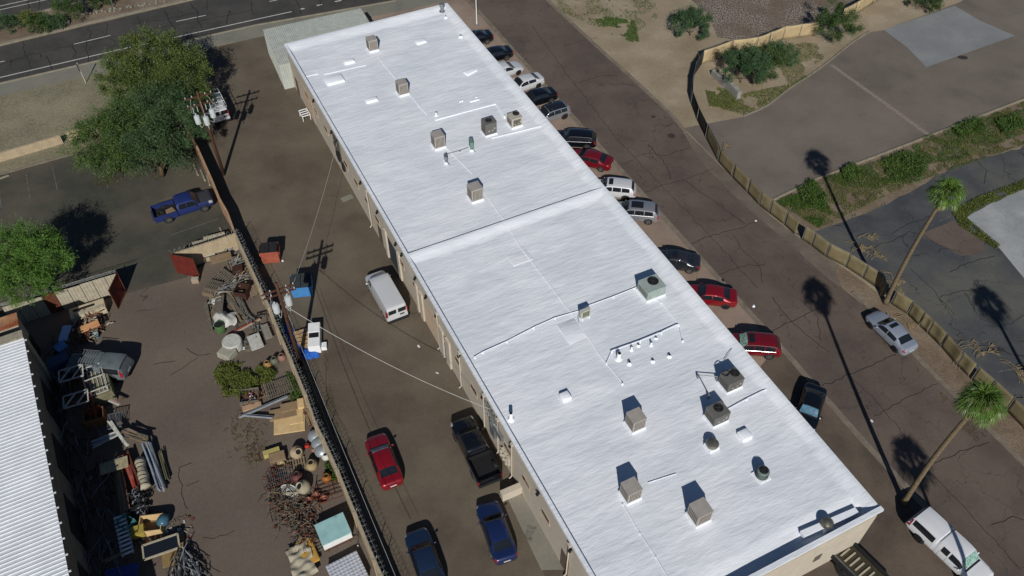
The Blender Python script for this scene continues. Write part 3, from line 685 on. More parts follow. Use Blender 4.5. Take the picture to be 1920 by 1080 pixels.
def split(u, v, label, rz, m, sz=(.85, .34, .75), face=None, z0=.25):
    t = thing('mini_split_unit', label, 'air conditioner', at(u, v, zroof(u, v)), BAZ + rz, 'small flat fan units on the white roof')
    mb = MB(); mb.box((0, 0, z0 + sz[2] / 2), sz); mb.build('casing', m, t, bevel=.02)
    mb = MB(); mb.build('foot', M_roofplain, t) if False else [MB().box((s * sz[0] * .35, 0, z0 / 2), (.08, sz[1] * 1.3, z0)).build('foot', M_roofplain, t) for s in (-1, 1)]
    mb = MB(); mb.box((0, -sz[1] / 2 - .01, z0 + sz[2] * .5), (sz[0] * .72, .02, sz[2] * .78)); f = mb.build('fan_grille', face or M_louvre, t)
    mb = MB(); [mb.box((0, -sz[1] / 2 - .024, z0 + sz[2] * (.2 + .1 * k)), (sz[0] * .7, .01, .02)) for k in range(7)]; mb.build('grille_bar', M_metal, f)
    mb = MB(); mb.tube([(-sz[0] / 2, 0, z0 + .2), (-sz[0] / 2 - .2, -.1, z0 + .1), (-sz[0] / 2 - .25, -.3, .1)], .03, 5); mb.build('refrigerant_line', M_metal, t)
split(1096, 596, 'white fan unit with an olive grille on the long gas pipe at mid roof', 0, M_whitedk, face=mat('olive_grille', '6b6a45', '57563a', 4))
split(884, 280, 'narrow fan unit with a green side above the small grey one', R(75), mat('ac_greenish', '5f7a70', '53695f', 3), (.8, .34, .85))
split(836, 305, 'narrow grey fan unit with a bent pipe beside the louvred cooler', R(75), M_metal, (.6, .26, .6))

# ------------------------------------------------------------------ corrugated lean-to shed at the north end
t = thing('corrugated_shed', 'white corrugated metal shed standing against the north end of the building', 'shed', at(493, 56, 3.2).xy.to_3d(), R(23.9))
W_, D_, H_ = 11.9, 8.0, 3.2
mb = MB(); n = 54
for k in range(n):
    x0 = k * W_ / n; w = W_ / n
    mb.prism([(x0 + .0, -D_), (x0 + w * .55, -D_), (x0 + w * .55, 0), (x0, 0)], H_ - .02, H_ + .05)
mb.box((W_ / 2, -D_ / 2, H_ - .04), (W_, D_, .06)); mb.build('roof', M_corr, t)
mb = MB(); mb.prism([(.05, -D_ + .05), (W_ - .05, -D_ + .05), (W_ - .05, -.05), (.05, -.05)], 0, H_ - .08)
for k in range(34):
    mb.box((.03, -.12 - k * D_ / 34, H_ / 2 - .1), (.06, .1, H_ - .2))
    if k < 16: mb.box((.12 + k * .235, -D_ + .03, H_ / 2 - .1), (.1, .06, H_ - .2))
mb.build('wall', M_corr, t)
mb = MB(); [mb.box((W_ + .12, -.8 - k * 1.1, 2.7), (.25, .7, .3)) for k in range(4)]; mb.build('bracket', M_rust, t)
# green hand truck like machine beside it
t = thing('green_machine', 'small green workshop press on a stand beside the corrugated shed', 'machine', at(536, 135), R(24))
mb = MB(); mb.box((0, 0, 1.35), (1.0, .5, .22)); mb.box((0, 0, 1.55), (.8, .3, .15)); mb.build('table_top', mat('green_machine', '2f5a45', '284d3b', 2, rough=.5), t, bevel=.02)
mb = MB(); [mb.beam((s * .35, .15 * s, 1.3), (s * .2, 0, .1), .09, .09) for s in (-1, 1)]; mb.box((0, 0, .6), (.3, .2, 1.1)); mb.build('column', MATS['green_machine'], t)
mb = MB(); mb.box((0, 0, .08), (.9, .7, .14)); [mb.beam((s * .5, -.4, .05), (s * .2, 0, .5), .07, .07) for s in (-1, 1)]; mb.build('base', MATS['green_machine'], t)
# steel cart standing by the wall
t = thing('steel_frame_cart', 'white steel frame cart with three bars on the driveway by the west wall', 'cart', at(573, 221), R(28))
mb = MB()
for x in (-.45, .45): mb.beam((x, -.6, .7), (x, .6, .7), .08, .08)
for y in (-.6, -.2, .2, .6): mb.beam((-.45, y, .7), (.45, y, .7), .07, .08)
mb.build('frame', M_white, t)
mb = MB(); [mb.beam((x, y, 0), (x, y, .7), .06, .06) for x in (-.42, .42) for y in (-.55, .55)]; mb.build('leg', M_white, t)
mb = MB(); mb.box((0, .2, .6), (.8, .5, .05)); mb.build('shelf', M_dkmetal, t)
# loading ramp wall next to the concrete pad
mb = MB(); a, b = at(940, 936), at(975, 921)
mb.beam((a.x, a.y, .45), (b.x + .2, b.y + .1, .45), .5, .9)
tag(mb.build('ramp_wall', M_wall, bevel=.03), 'low cream stub wall across the head of the concrete pad', 'wall')

# ================================================================== VEHICLES
# stations: (distance from the nose as share of length, half width share, shoulder height, centre height, cabin share)
KINDS = {
 'sedan': dict(L=4.75, W=1.84, wf=.185, wr=.80, wr_r=.33, rail=.70, zb=.22, st=[(0, .66, .58, .62, 0), (.02, .82, .64, .70, 0), (.10, .96, .76, .84, 0), (.20, 1, .84, .93, 0), (.275, 1, .88, .98, 0), (.415, 1, .90, 1.40, 1), (.53, 1, .92, 1.44, 1), (.66, 1, .93, 1.40, 1), (.72, 1, .94, 1.35, 1), (.86, .98, .95, 1.06, 0), (.95, .93, .92, 1.03, 0), (.985, .84, .86, .96, 0), (1, .70, .72, .78, 0)],
               ws=(.29, .405), rw=(.735, .852), sw=[(.325, .525), (.54, .735)]),
 'suv': dict(L=4.65, W=1.88, wf=.185, wr=.79, wr_r=.36, rail=.74, zb=.28, st=[(0, .70, .72, .78, 0), (.02, .86, .80, .88, 0), (.10, .97, .90, 1.0, 0), (.25, 1, 1.0, 1.12, 0), (.385, 1, 1.02, 1.60, 1), (.52, 1, 1.04, 1.67, 1), (.75, 1, 1.05, 1.65, 1), (.885, .98, 1.06, 1.58, 1), (.955, .95, 1.04, 1.16, 0), (.985, .90, .96, 1.02, 0), (1, .80, .75, .80, 0)],
             ws=(.262, .372), rw=(.892, .95), sw=[(.30, .49), (.505, .68), (.695, .86)]),
 'van': dict(L=5.65, W=2.0, wf=.16, wr=.78, wr_r=.37, rail=.86, zb=.30, st=[(0, .78, .85, .92, 0), (.02, .90, .95, 1.05, 0), (.09, .98, 1.05, 1.16, 0), (.165, 1, 1.15, 1.32, 0), (.265, 1, 1.22, 2.0, 1), (.40, 1, 1.25, 2.08, 1), (.8, 1, 1.25, 2.08, 1), (.97, 1, 1.22, 2.05, 1), (.992, .97, 1.15, 1.95, 1), (1, .93, 1.1, 1.75, 1)],
             ws=(.175, .258), rw=None, sw=[(.20, .345)]),
 'pickup': dict(L=5.75, W=2.0, wf=.17, wr=.785, wr_r=.40, rail=.76, zb=.42, st=[(0, .78, .92, .98, 0), (.015, .92, 1.0, 1.08, 0), (.10, .98, 1.06, 1.16, 0), (.225, 1, 1.10, 1.22, 0), (.325, 1, 1.12, 1.78, 1), (.43, 1, 1.12, 1.85, 1), (.54, 1, 1.12, 1.83, 1), (.585, 1, 1.12, 1.74, 1), (.60, 1, 1.12, 1.62, 1)],
                ws=(.235, .315), rw=None, sw=[(.265, .43), (.44, .56)]),
 'topper': dict(L=5.8, W=2.0, wf=.17, wr=.785, wr_r=.40, rail=.78, zb=.42, st=[(0, .78, .92, .98, 0), (.015, .92, 1.0, 1.08, 0), (.10, .98, 1.06, 1.16, 0), (.21, 1, 1.10, 1.22, 0), (.31, 1, 1.12, 1.80, 1), (.43, 1, 1.12, 1.86, 1), (.595, 1, 1.12, 1.84, 1), (.60, .97, 1.10, 1.72, 1), (.61, .97, 1.10, 1.72, 1), (.615, 1, 1.12, 1.84, 1), (.8, 1, 1.12, 1.88, 1), (.955, 1, 1.12, 1.83, 1), (.985, .98, 1.10, 1.16, 0), (1, .94, .90, .95, 0)],
                ws=(.222, .30), rw=(.96, .982), sw=[(.255, .42), (.44, .53), (.645, .93)]),
}
def pchip(xk, yk, x):
    n = len(xk); h = [xk[i + 1] - xk[i] for i in range(n - 1)]; d = [(yk[i + 1] - yk[i]) / h[i] for i in range(n - 1)]
    m = [d[0]] + [0 if d[i - 1] * d[i] <= 0 else 2 * d[i - 1] * d[i] / (d[i - 1] + d[i]) for i in range(1, n - 1)] + [d[-1]]
    for i in range(n - 1):
        if x <= xk[i + 1] or i == n - 2:
            t = max(0, min(1, (x - xk[i]) / h[i]))
            return (yk[i] * (1 + 2 * t) * (1 - t) ** 2 + h[i] * m[i] * t * (1 - t) ** 2 + yk[i + 1] * t * t * (3 - 2 * t) + h[i] * m[i + 1] * t * t * (t - 1))
class Shape:
    def __init__(s, K, L=None, W=None, H=1.0):
        s.K = K; s.L = L or K['L']; s.W = W or K['W']; s.H = H; s.xk = [q[0] for q in K['st']]
        s.c = [[q[j] for q in K['st']] for j in range(1, 5)]
    def ctl(s, t):
        w, sh, zc, cb = [pchip(s.xk, s.c[j], t) for j in range(4)]
        sh *= s.H; zc *= s.H; w *= s.W / 2; zb = s.K['zb']
        x = s.L / 2 - t * s.L
        arch = 0
        for f in (s.K['wf'], s.K['wr']):
            dx = abs(x - (s.L / 2 - f * s.L)); rr = s.K['wr_r'] * 1.16
            if dx < rr: arch = max(arch, s.K['wr_r'] + math.sqrt(rr * rr - dx * dx) * .98)
        rl = s.K['rail']; cbc = max(0, min(1, cb))
        rw = w * (.80 * (1 - cbc) + rl * cbc)
        endf = max(0, 1 - min(t, 1 - t) / .06)
        zb2 = zb + .14 * endf
        pts = [(w * .90, zb2), (w * .975, zb2 + .10), (w, .62 * sh + .05), (w * .965, sh), (rw, zc - (.025 + .045 * cbc)), (rw * .62, zc - .012), (0, zc)]
        out = []
        for j, (y, z) in enumerate(pts):
            if j < 3 and arch: z = max(z, min(arch, sh - .04 - .02 * (2 - j)))
            out.append((x, y, z))
        return out
    def at(s, t, j, off=0.0):
        sgn = 1
        if j > 6: j = 12 - j; sgn = -1
        c = s.ctl(t); i = min(5, int(j)); f = j - i
        p = [c[i][k] * (1 - f) + c[i + 1][k] * f for k in range(3)]
        # gentle bulge between hard points
        if 3 < j < 4: p[1] += .02 * 4 * f * (1 - f)
        if off:
            e = 1e-3
            a = Vector(s.at(min(1, t + e), min(j, 6))); b = Vector(s.at(max(0, t - e), min(j, 6)))
            j2 = min(6, j + .02); j1 = max(0, j - .02)
            c_ = Vector(s.at(t, j2)); d = Vector(s.at(t, j1))
            n = (b - a).cross(c_ - d)
            if n.length > 1e-9:
                n.normalize()
                if n.z < -.3 or n.y < -.3: n = -n
                if abs(j - 6) < 1e-6: n.y = 0
                p = [p[k] + n[k] * off for k in range(3)]
        return (p[0], sgn * p[1], p[2])
    def patch(s, mb, t0, t1, j0, j1, off, nt=6, nj=6, tf=None):
        def fn(a, b):
            t = t0 + (t1 - t0) * a; j = j0 + (j1 - j0) * b
            if tf: t, j = tf(a, b)
            return s.at(t, j, off)
        mb.grid(fn, [k / nt for k in range(nt + 1)], [k / nj for k in range(nj + 1)], flip=True)
def wheel(root, x, y, r, w, rimm, side):
    t = thing_none('wheel', root, (x, y, r))
    mb = MB(); mb.M = Matrix.Translation((x, y, r)) @ Matrix.Rotation(R(90), 4, 'X')
    mb.lathe((0, 0, 0), [(r * .62, -w / 2), (r * .94, -w / 2), (r, -w * .36), (r, w * .36), (r * .94, w / 2), (r * .62, w / 2)], 20, caps=False)
    ty = mb.build('tyre', M_rubber, root, smooth=True)
    mb = MB(); mb.M = Matrix.Translation((x, y, r)) @ Matrix.Rotation(R(90), 4, 'X'); zf = -side * (w / 2 - .012)
    for k in range(5):
        a = k * 2 * math.pi / 5
        mb.box((math.cos(a) * r * .33, math.sin(a) * r * .33, zf), (r * .62, r * .17, .03), a)
    mb.lathe((0, 0, zf - .015), [(r * .14, 0), (r * .14, .035)], 8)
    ri = [(r * .56, 0), (r * .64, 0), (r * .64, .03), (r * .56, .03)]
    mb.lathe((0, 0, zf - .015), ri, 20, caps=False)
    mb.lathe((0, 0, zf + side * .04), [(r * .6, 0), (r * .6, .01)], 16, mi=1)
    rm = mb.build('rim', [rimm, M_rimdk], ty)
def thing_none(*a): return None
def car(kind, label, cat, pm, a=None, b=None, z=.6, tail=None, head=None, L=None, W=None, H=1.0, roofm=None, rimm=None, name=None, hood=None, sun=None, shade=None, rails=None, rail_m=None, bed=None, group=None, reverse=False, L_place=True, glass=None, load=None, mark=None):
    K = KINDS[kind]; S = Shape(K, L, W, H); L = S.L; Wd = S.W
    pm2 = pm
    if tail:
        p1, p0 = at(*tail, z), at(*head, z); h = heading(p1, p0)
        cpos = p1 + Vector((math.cos(h), math.sin(h), 0)) * L / 2
    else:
        pf, pr = at(*a, z), at(*b, z); h = heading(pr, pf); cpos = (pf + pr) / 2
    if reverse: h += math.pi
    root = thing(name or {'sedan': 'parked_car', 'suv': 'parked_suv', 'van': 'parked_van', 'pickup': 'pickup_truck', 'topper': 'pickup_truck'}[kind], label, cat, (cpos.x, cpos.y, .026), h, group)
    # body
    ts = sorted(set([k / 60 for k in range(61)] + K_ts(K, L)))
    ts = [t for t in ts if t <= K['st'][-1][0]] if K['st'][-1][0] < 1 else ts
    mb = MB(); js = [0, .5, 1, 1.5, 2, 2.5, 3, 3.33, 3.66, 4, 4.5, 5, 5.5, 6, 6.5, 7, 7.5, 8, 8.34, 8.67, 9, 9.5, 10, 10.5, 11, 11.5, 12]
    g = [[mb.P(S.at(t, j)) for j in js] for t in ts]
    for i in range(len(ts) - 1):
        for j in range(len(js) - 1): mb.idx([g[i][j + 1], g[i + 1][j + 1], g[i + 1][j], g[i][j]][::-1])
    mb.idx(g[0]); mb.idx(g[-1][::-1])
    body = mb.build('body', pm, root, smooth=True); body.data.set_sharp_from_angle(angle=R(42))
    mb = MB(); zb = K['zb']; mb.box((0, 0, zb + .12), (L * .93 if K['st'][-1][0] == 1 else L * .97, Wd * .78, .22)); mb.build('underbody', M_trimdk, root)
    gm = glass or M_glass
    # glass
    mb = MB(); S.patch(mb, K['ws'][0], K['ws'][1], 4.12, 7.88, .007); mb.build('windshield', gm if not shade else shade, root, smooth=True)
    if K['rw']: mb = MB(); S.patch(mb, K['rw'][0], K['rw'][1], 4.2, 7.8, .007); mb.build('rear_window', M_glass, root, smooth=True)
    for (t0, t1) in K['sw']:
        for side in (0, 1):
            mb = MB(); j0, j1 = 3.10, 3.86
            if side: j0, j1 = 12 - 3.10, 12 - 3.86
            S.patch(mb, t0, t1, j0, j1, .007, 6, 3)
            if side: mb.f = [f[::-1] for f in mb.f]
            mb.build('side_window', M_glass, root, smooth=True)
    if kind in ('suv',) and len(K['sw']) and rail_m:
        for side in (0, 1):
            mb = MB(); pts = [S.at(K['sw'][0][0] - .03 + (K['sw'][-1][1] - K['sw'][0][0] + .05) * q / 10, (3.02 if not side else 8.98)) for q in range(11)]
            mb.tube([(p[0], p[1] * 1.005, p[2]) for p in pts], .010, 4); mb.build('window_trim', rail_m, root)
            mb = MB(); pts = [S.at(.36 + .5 * q / 10, (3.93 if not side else 8.07)) for q in range(11)]
            mb.tube([(p[0], p[1] * 1.01, p[2] + .015) for p in pts], .016, 5); mb.build('roof_rail', M_satin, root)
    # lamps, mirrors, plate, cowl
    tend = K['st'][-1][0]
    for side in (0, 1):
        f = lambda j: j if not side else 12 - j
        mb = MB(); S.patch(mb, .012, .075, f(2.55), f(3.9), .006, 3, 3)
        if side: mb.f = [q[::-1] for q in mb.f]
        mb.build('headlight', M_clear_l, root, smooth=True)
        if tend == 1:
            mb = MB(); S.patch(mb, .945, .990, f(2.35), f(3.75), .006, 3, 3)
            if side: mb.f = [q[::-1] for q in mb.f]
            mb.build('taillight', M_red_l, root, smooth=True)
        p = S.at(K['ws'][0] + .045, f(3.0)); s_ = 1 if not side else -1
        mb = MB(); mb.blob((p[0], p[1] + s_ * .12, p[2] + .06), (.07, .12, .075), seg=8, rings=5); mb.beam((p[0], p[1], p[2]), (p[0], p[1] + s_ * .08, p[2] + .04), .05, .04); mb.build('wing_mirror', pm if kind != 'pickup' else M_trimdk, root, smooth=True)
    mb = MB(); S.patch(mb, K['ws'][0] - .028, K['ws'][0] - .004, 4.1, 7.9, .005, 2, 6); mb.build('wiper_cowl', M_trimdk, root, smooth=True)
    mb = MB(); pz = .78 if kind == 'sedan' else .95
    if tend == 1: mb.box((-L / 2 - .004, 0, pz * .85), (.02, .5, .13)); mb.build('number_plate', M_plate, root)
    mb = MB()
    for t_ in [q[0] - .004 for q in K['sw'][:2]] + [K['sw'][min(1, len(K['sw']) - 1)][1] + .01]:
        for side in (0, 1):
            pts = [S.at(t_, (j if not side else 12 - j), .002) for j in (1.2, 1.6, 2, 2.5, 2.95)]
            for q in range(4):
                mb.beam(pts[q], pts[q + 1], .008, .012)
    mb.build('door_seam', M_black, body)
    if hood: mb = MB(); S.patch(mb, .03, K['ws'][0] - .03, 3.2, 8.8, .004, 8, 8); mb.build('hood', hood, root, smooth=True)
    if roofm: mb = MB(); S.patch(mb, K['ws'][1] + .01, roofm[1], 4.05, 7.95, .004, 8, 8); mb.build('roof_panel', roofm[0], root, smooth=True)
    if sun: mb = MB(); S.patch(mb, sun[0], sun[1], 4.9, 7.1, .009, 3, 6); mb.build('sunroof', M_glass, root, smooth=True)
    # wheels
    rimm = rimm or M_rim
    for fx in (K['wf'], K['wr']):
        for s_ in (-1, 1):
            x = L / 2 - fx * L; yy = s_ * (Wd / 2 - .13)
            wheel(root, x, yy, K['wr_r'], .23, rimm, s_)
            mb = MB(); mb.M = Matrix.Translation((x, s_ * (Wd / 2 - .16), K['wr_r'])) @ Matrix.Rotation(R(90), 4, 'X'); mb.lathe((0, 0, 0), [(K['wr_r'] * 1.13, -.1), (K['wr_r'] * 1.13, .06)], 18); mb.build('wheel_well', M_black, root)
    if kind == 'van':
        mb = MB()
        for s_ in (-1, 1):
            mb = MB(); mb.box((-L / 2 - .012, s_ * .44, 1.55), (.03, .72, .50), ry=R(-4)); mb.build('rear_window', M_glass, root, bevel=.03)
        mb = MB(); mb.box((-L / 2 - .06, 0, .5), (.2, Wd * .97, .2)); mb.build('bumper', M_trimdk, root, bevel=.03)
        mb = MB(); mb.box((-L / 2 - .02, -.42, 1.02), (.02, .4, .14)); mb.build('number_plate', M_trimdk, root)
        for s_ in (-1, 1): mb = MB(); mb.box((-L / 2 + .0, s_ * (Wd / 2 - .09), 1.4), (.06, .10, .55)); mb.build('taillight', M_red_l, root)
        mb = MB(); [mb.box((-.6, (k - 3) * .24, 2.055 * H + .02 - abs(k - 3) * .008), (L * .62, .03, .02)) for k in range(7)]; mb.build('roof_rib', pm, root)
    if kind == 'pickup':
        x1, x0 = L / 2 - .61 * L, -L / 2; bm_ = bed or M_trimdk; wz = 1.12
        for s_ in (-1, 1):
            mb = MB(); xc = L / 2 - K['wr'] * L; rr = K['wr_r'] * 1.16
            prof = [(x0 + .02, .55), (x0, 1.0), (x0 + .03, wz), (x1, wz), (x1, .48)] + [(xc + rr * math.cos(a), max(.46, K['wr_r'] + rr * math.sin(a))) for a in np.linspace(.12, math.pi - .12, 10)]
            y0, y1 = s_ * (Wd / 2 - .12), s_ * (Wd / 2)
            n = len(prof); lo = [mb.P((p[0], y0, p[1])) for p in prof]; hi = [mb.P((p[0], y1, p[1])) for p in prof]
            for i in range(n): mb.idx([lo[i], lo[(i + 1) % n], hi[(i + 1) % n], hi[i]])
            for t3 in tessellate_polygon([[Vector((p[0], p[1], 0)) for p in prof]]): mb.idx([lo[q] for q in t3]); mb.idx([hi[q] for q in t3])
            mb.build('bed_side', pm, root, bevel=.015)
            mb = MB(); mb.box((x0 + .02, s_ * (Wd / 2 - .06), .92), (.08, .11, .34)); mb.build('taillight', M_red_l, root)
        mb = MB(); mb.box((x0 + .05, 0, .84), (.07, Wd - .26, .56)); mb.build('tailgate', pm, root, bevel=.015)
        mb = MB(); mb.box(((x0 + x1) / 2, 0, .62), (x1 - x0 - .1, Wd - .24, .08)); mb.box((x1 - .03, 0, .87), (.05, Wd - .24, .5))
        [mb.box(((x0 + x1) / 2, (k - 3) * .22, .67), (x1 - x0 - .2, .06, .03)) for k in range(7)]; mb.build('bed_floor', bm_, root)
        mb = MB(); mb.box((x0 - .07, 0, .55), (.16, Wd * .94, .18)); mb.build('bumper', M_chrome if rimm is M_rim else M_trimdk, root, bevel=.03)
        mb = MB(); mb.box((L / 2 - .601 * L - .012, 0, 1.42), (.02, Wd * .62, .34)); mb.build('rear_window', M_glass, root)
    if kind == 'van' and load == 'ladder':
        mb = MB()
        [mb.beam((x, -.85, 2.25), (x, .85, 2.25), .05, .05) for x in np.linspace(-2.2, 1.2, 5)]; [mb.beam((-2.3, s_ * .85, 2.25), (1.3, s_ * .85, 2.25), .05, .05) for s_ in (-1, 1)]
        [mb.beam((x, s_ * .85, 2.0), (x, s_ * .85, 2.25), .04, .04) for x in (-2.2, -.5, 1.2) for s_ in (-1, 1)]; mb.build('roof_rack', M_white, root)
    return root
def K_ts(K, L):
    out = []
    for f in (K['wf'], K['wr']):
        rr = K['wr_r'] * 1.16 / L
        out += [f + rr * q for q in (-1, -.97, -.9, -.75, -.5, -.25, 0, .25, .5, .75, .9, .97, 1)]
    return [round(t, 5) for t in out if 0 <= t <= K['st'][-1][0]]
P_white = paint('white_car_paint', (.66, .67, .68)); P_black = paint('black_car_paint', (.006, .007, .010), .2); P_red = paint('deep_red_car_paint', (.22, .006, .012), .3); P_red2 = paint('dark_red_car_paint', (.17, .006, .012), .3)
P_blue = paint('navy_car_paint', (.010, .022, .085), .3); P_blue2 = paint('dark_blue_car_paint', (.012, .026, .060), .3); P_royal = paint('royal_blue_truck_paint', (.012, .024, .115), .5, .1, .4); P_silver = paint('silver_car_paint', (.36, .37, .40), .3, .6); P_grey = paint('grey_car_paint', (.34, .38, .45), .35, .4)
P_dkgrey = paint('dark_grey_car_paint', (.05, .052, .06), .22, .6); P_hood = paint('faded_black_hood', (.035, .038, .042), .6, 0, 0); P_oldgrey = mat('weathered_grey_paint', '565d60', '4a5154', 2, rough=.6); P_wtruck = paint('white_truck_paint', (.60, .61, .63), .5, .0, .3)
SHADE = mat('silver_sunshade', '8c98a0', '5c6a74', 4, rough=.3, coat=.6); SHADE2 = mat('blue_sunshade', '4f7186', '34505f', 3, rough=.25, coat=.6); SHADE3 = mat('pale_green_sunshade', '8fb0a4', '4c6a62', 6, rough=.25, coat=.6)
GR = 'cars parked nose-in along the street side of the building'
car('sedan', 'black sedan nearest the flagpole, first of the row behind the building', 'car', P_black, tail=(922, 61), head=(872, 73), z=.9, group=GR)
car('sedan', 'black sedan second from the flagpole, beside the first white sedan', 'car', P_black, tail=(959, 91), head=(909, 103), z=.9, group=GR)
car('sedan', 'white sedan parked with its hood toward the street, next to the white sedan nosing in', 'car', P_white, tail=(978, 119), head=(946, 129), z=.8, reverse=True, rimm=M_rimdk, group=GR)
car('sedan', 'white sedan parked nose-in between another white sedan and a black car', 'car', P_white, tail=(1016, 142), head=(984, 153), z=.85, rimm=M_rimdk, group=GR)
car('sedan', 'black sedan tucked between the white sedan and the small silver hatchback', 'car', P_black, tail=(1041, 170), head=(1009, 180), z=.85, H=1.04, group=GR)
car('suv', 'silver hatchback with a black roof panel, in the row beside a black sedan', 'car', P_silver, tail=(1066, 199), head=(1034, 209), z=.9, L=4.35, W=1.8, H=.90, roofm=(M_glass, .86), rimm=M_rimdk, group=GR, name='parked_car')
car('suv', 'black crossover with bright window trim, beside the dark red sedan', 'car', P_black, tail=(1119, 260), head=(1069, 257), z=.9, L=4.7, H=.95, rail_m=M_chrome, group=GR)
car('sedan', 'dark red sedan between the black crossover and the white crossover', 'car', P_red2, tail=(1148, 305), head=(1098, 293), z=.85, group=GR)
car('suv', 'white crossover with a small sunroof, next to the silver estate with roof rails', 'car', P_white, tail=(1193, 355), head=(1143, 350), z=.9, H=.97, sun=(.41, .50), rimm=M_rimdk, group=GR)
car('suv', 'silver SUV with roof rails and a large black sunroof', 'car', P_silver, tail=(1237, 399), head=(1187, 394), z=.9, L=4.8, rail_m=M_chrome, sun=(.42, .66), group=GR)
car('sedan', 'dark grey sedan with bright chrome window line and black roof glass', 'car', P_dkgrey, tail=(1314, 491), head=(1264, 485), z=.85, sun=(.44, .55), group=GR)
car('sedan', 'bright dark red sedan parked alone below the dark grey sedan', 'car', P_red, tail=(1383, 557), head=(1333, 551), z=.85, rimm=M_rimdk, group=GR)
car('suv', 'dark red crossover with sunroof and pale green windshield shade', 'car', P_red2, tail=(1465, 648), head=(1415, 644), z=.9, H=.95, shade=SHADE3, sun=(.40, .50), rail_m=M_chrome, group=GR)
car('sedan', 'black sedan with a pale blue windshield shade, parked facing down the street', 'car', P_black, tail=(1532, 722), head=(1508, 800), z=.9, L=4.5, shade=SHADE2, group=GR)
car('sedan', 'silver blue sedan with a sunroof parked along the far kerb of the street', 'car', P_grey, a=(1637, 590), b=(1706, 656), z=.6, L=4.7, sun=(.45, .53), rimm=M_rimdk)
t16 = car('topper', 'white pickup truck with a white canopy over its bed, under the palm', 'pickup truck', P_wtruck, tail=(1721, 958), head=(1796, 1028), z=1.5, shade=SHADE3, rimm=M_rimdk, L=5.9)
t17 = car('pickup', 'blue pickup truck with a dark hood in the small parking lot', 'pickup truck', P_royal, a=(396, 368), b=(286, 402), z=.9, hood=P_hood, bed=M_trimdk, L=5.65)
car('van', 'white van carrying a ladder on its roof rack by the big tree', 'van', P_white, tail=(416, 222), head=(395, 180), z=.9, L=4.85, W=1.85, H=.92, load='ladder')
car('van', 'long white cargo van on the driveway beside the west wall', 'van', P_white, a=(702, 514), b=(744, 588), z=1.0)
car('sedan', 'red sedan with a silver sunshade on the driveway between wall and building', 'car', P_red, a=(701.5, 817), b=(738, 912), z=.6, L=4.75, shade=SHADE)
car('pickup', 'black pickup truck with an open bed beside the meter boxes', 'pickup truck', P_black, a=(864, 786), b=(919, 898), z=1.0, L=5.75, rimm=M_rimdk)
car('sedan', 'navy blue sedan beside the concrete pad of the building', 'car', P_blue, a=(911, 942), b=(951, 1052), z=.65)
car('sedan', 'dark blue sedan cut off by the lower edge of the photo, with light rear window', 'car', P_blue2, tail=(818, 1108), head=(777, 992), z=.65)
# tools on the vans
mb = MB()
vt = [o for o in bpy.data.objects if o.get('category') == 'van'][0]
T = Matrix.Translation(vt.location) @ Matrix.Rotation(vt.rotation_euler.z, 4, 'Z')
mb.M = T
for s_ in (-.2, .2): mb.beam((-2.0, .35 + s_, 2.36), (3.1, .35 + s_, 2.36), .05, .07)
for k in range(16): mb.beam((-1.9 + k * .33, .15, 2.36), (-1.9 + k * .33, .55, 2.36), .035, .035)
tag(mb.build('ladder', M_whitedk), 'long extension ladder lying on the van roof rack', 'ladder')
# spare wheel and board in the blue truck's bed
T = Matrix.Translation(t17.location) @ Matrix.Rotation(t17.rotation_euler.z, 4, 'Z')
mb = MB(); mb.M = T; mb.lathe((-2.1, -.35, .72), [(.22, 0), (.36, .0), (.40, .06), (.40, .2), (.36, .26), (.22, .26)], 20, caps=False); mb.lathe((-2.1, -.35, .76), [(.22, 0), (.2, .1)], 12)
tag(mb.build('spare_wheel', M_rubber, autosmooth=True), 'loose wheel lying in the bed of the blue pickup', 'wheel')
mb = MB(); mb.M = T; mb.box((-1.25, -.2, .74), (.9, .9, .05), .3); tag(mb.build('board', M_board), 'brown board lying in the bed of the blue pickup', 'board')

# ================================================================== FOLIAGE
def leafmesh(name, P, Ax, Sd, Ln, Wd, m, parent=None):
    n = len(P)
    Ln = np.broadcast_to(np.asarray(Ln).reshape(-1, 1), (n, 1)); Wd = np.broadcast_to(np.asarray(Wd).reshape(-1, 1), (n, 1))
    v = np.empty((n, 4, 3)); v[:, 0] = P; v[:, 1] = P + Ax * Ln * .5 + Sd * Wd * .5; v[:, 2] = P + Ax * Ln; v[:, 3] = P + Ax * Ln * .5 - Sd * Wd * .5
    me = bpy.data.meshes.new(name); me.vertices.add(4 * n); me.vertices.foreach_set('co', v.ravel())
    me.loops.add(4 * n); me.loops.foreach_set('vertex_index', np.arange(4 * n)); me.polygons.add(n)
    me.polygons.foreach_set('loop_start', np.arange(0, 4 * n, 4)); me.polygons.foreach_set('loop_total', np.full(n, 4))
    me.materials.append(m); me.update(calc_edges=True)
    o = bpy.data.objects.new(name, me); COL.objects.link(o)
    if parent: o.parent = parent
    return o
def unit(a): return a / (np.linalg.norm(a, axis=1, keepdims=True) + 1e-9)
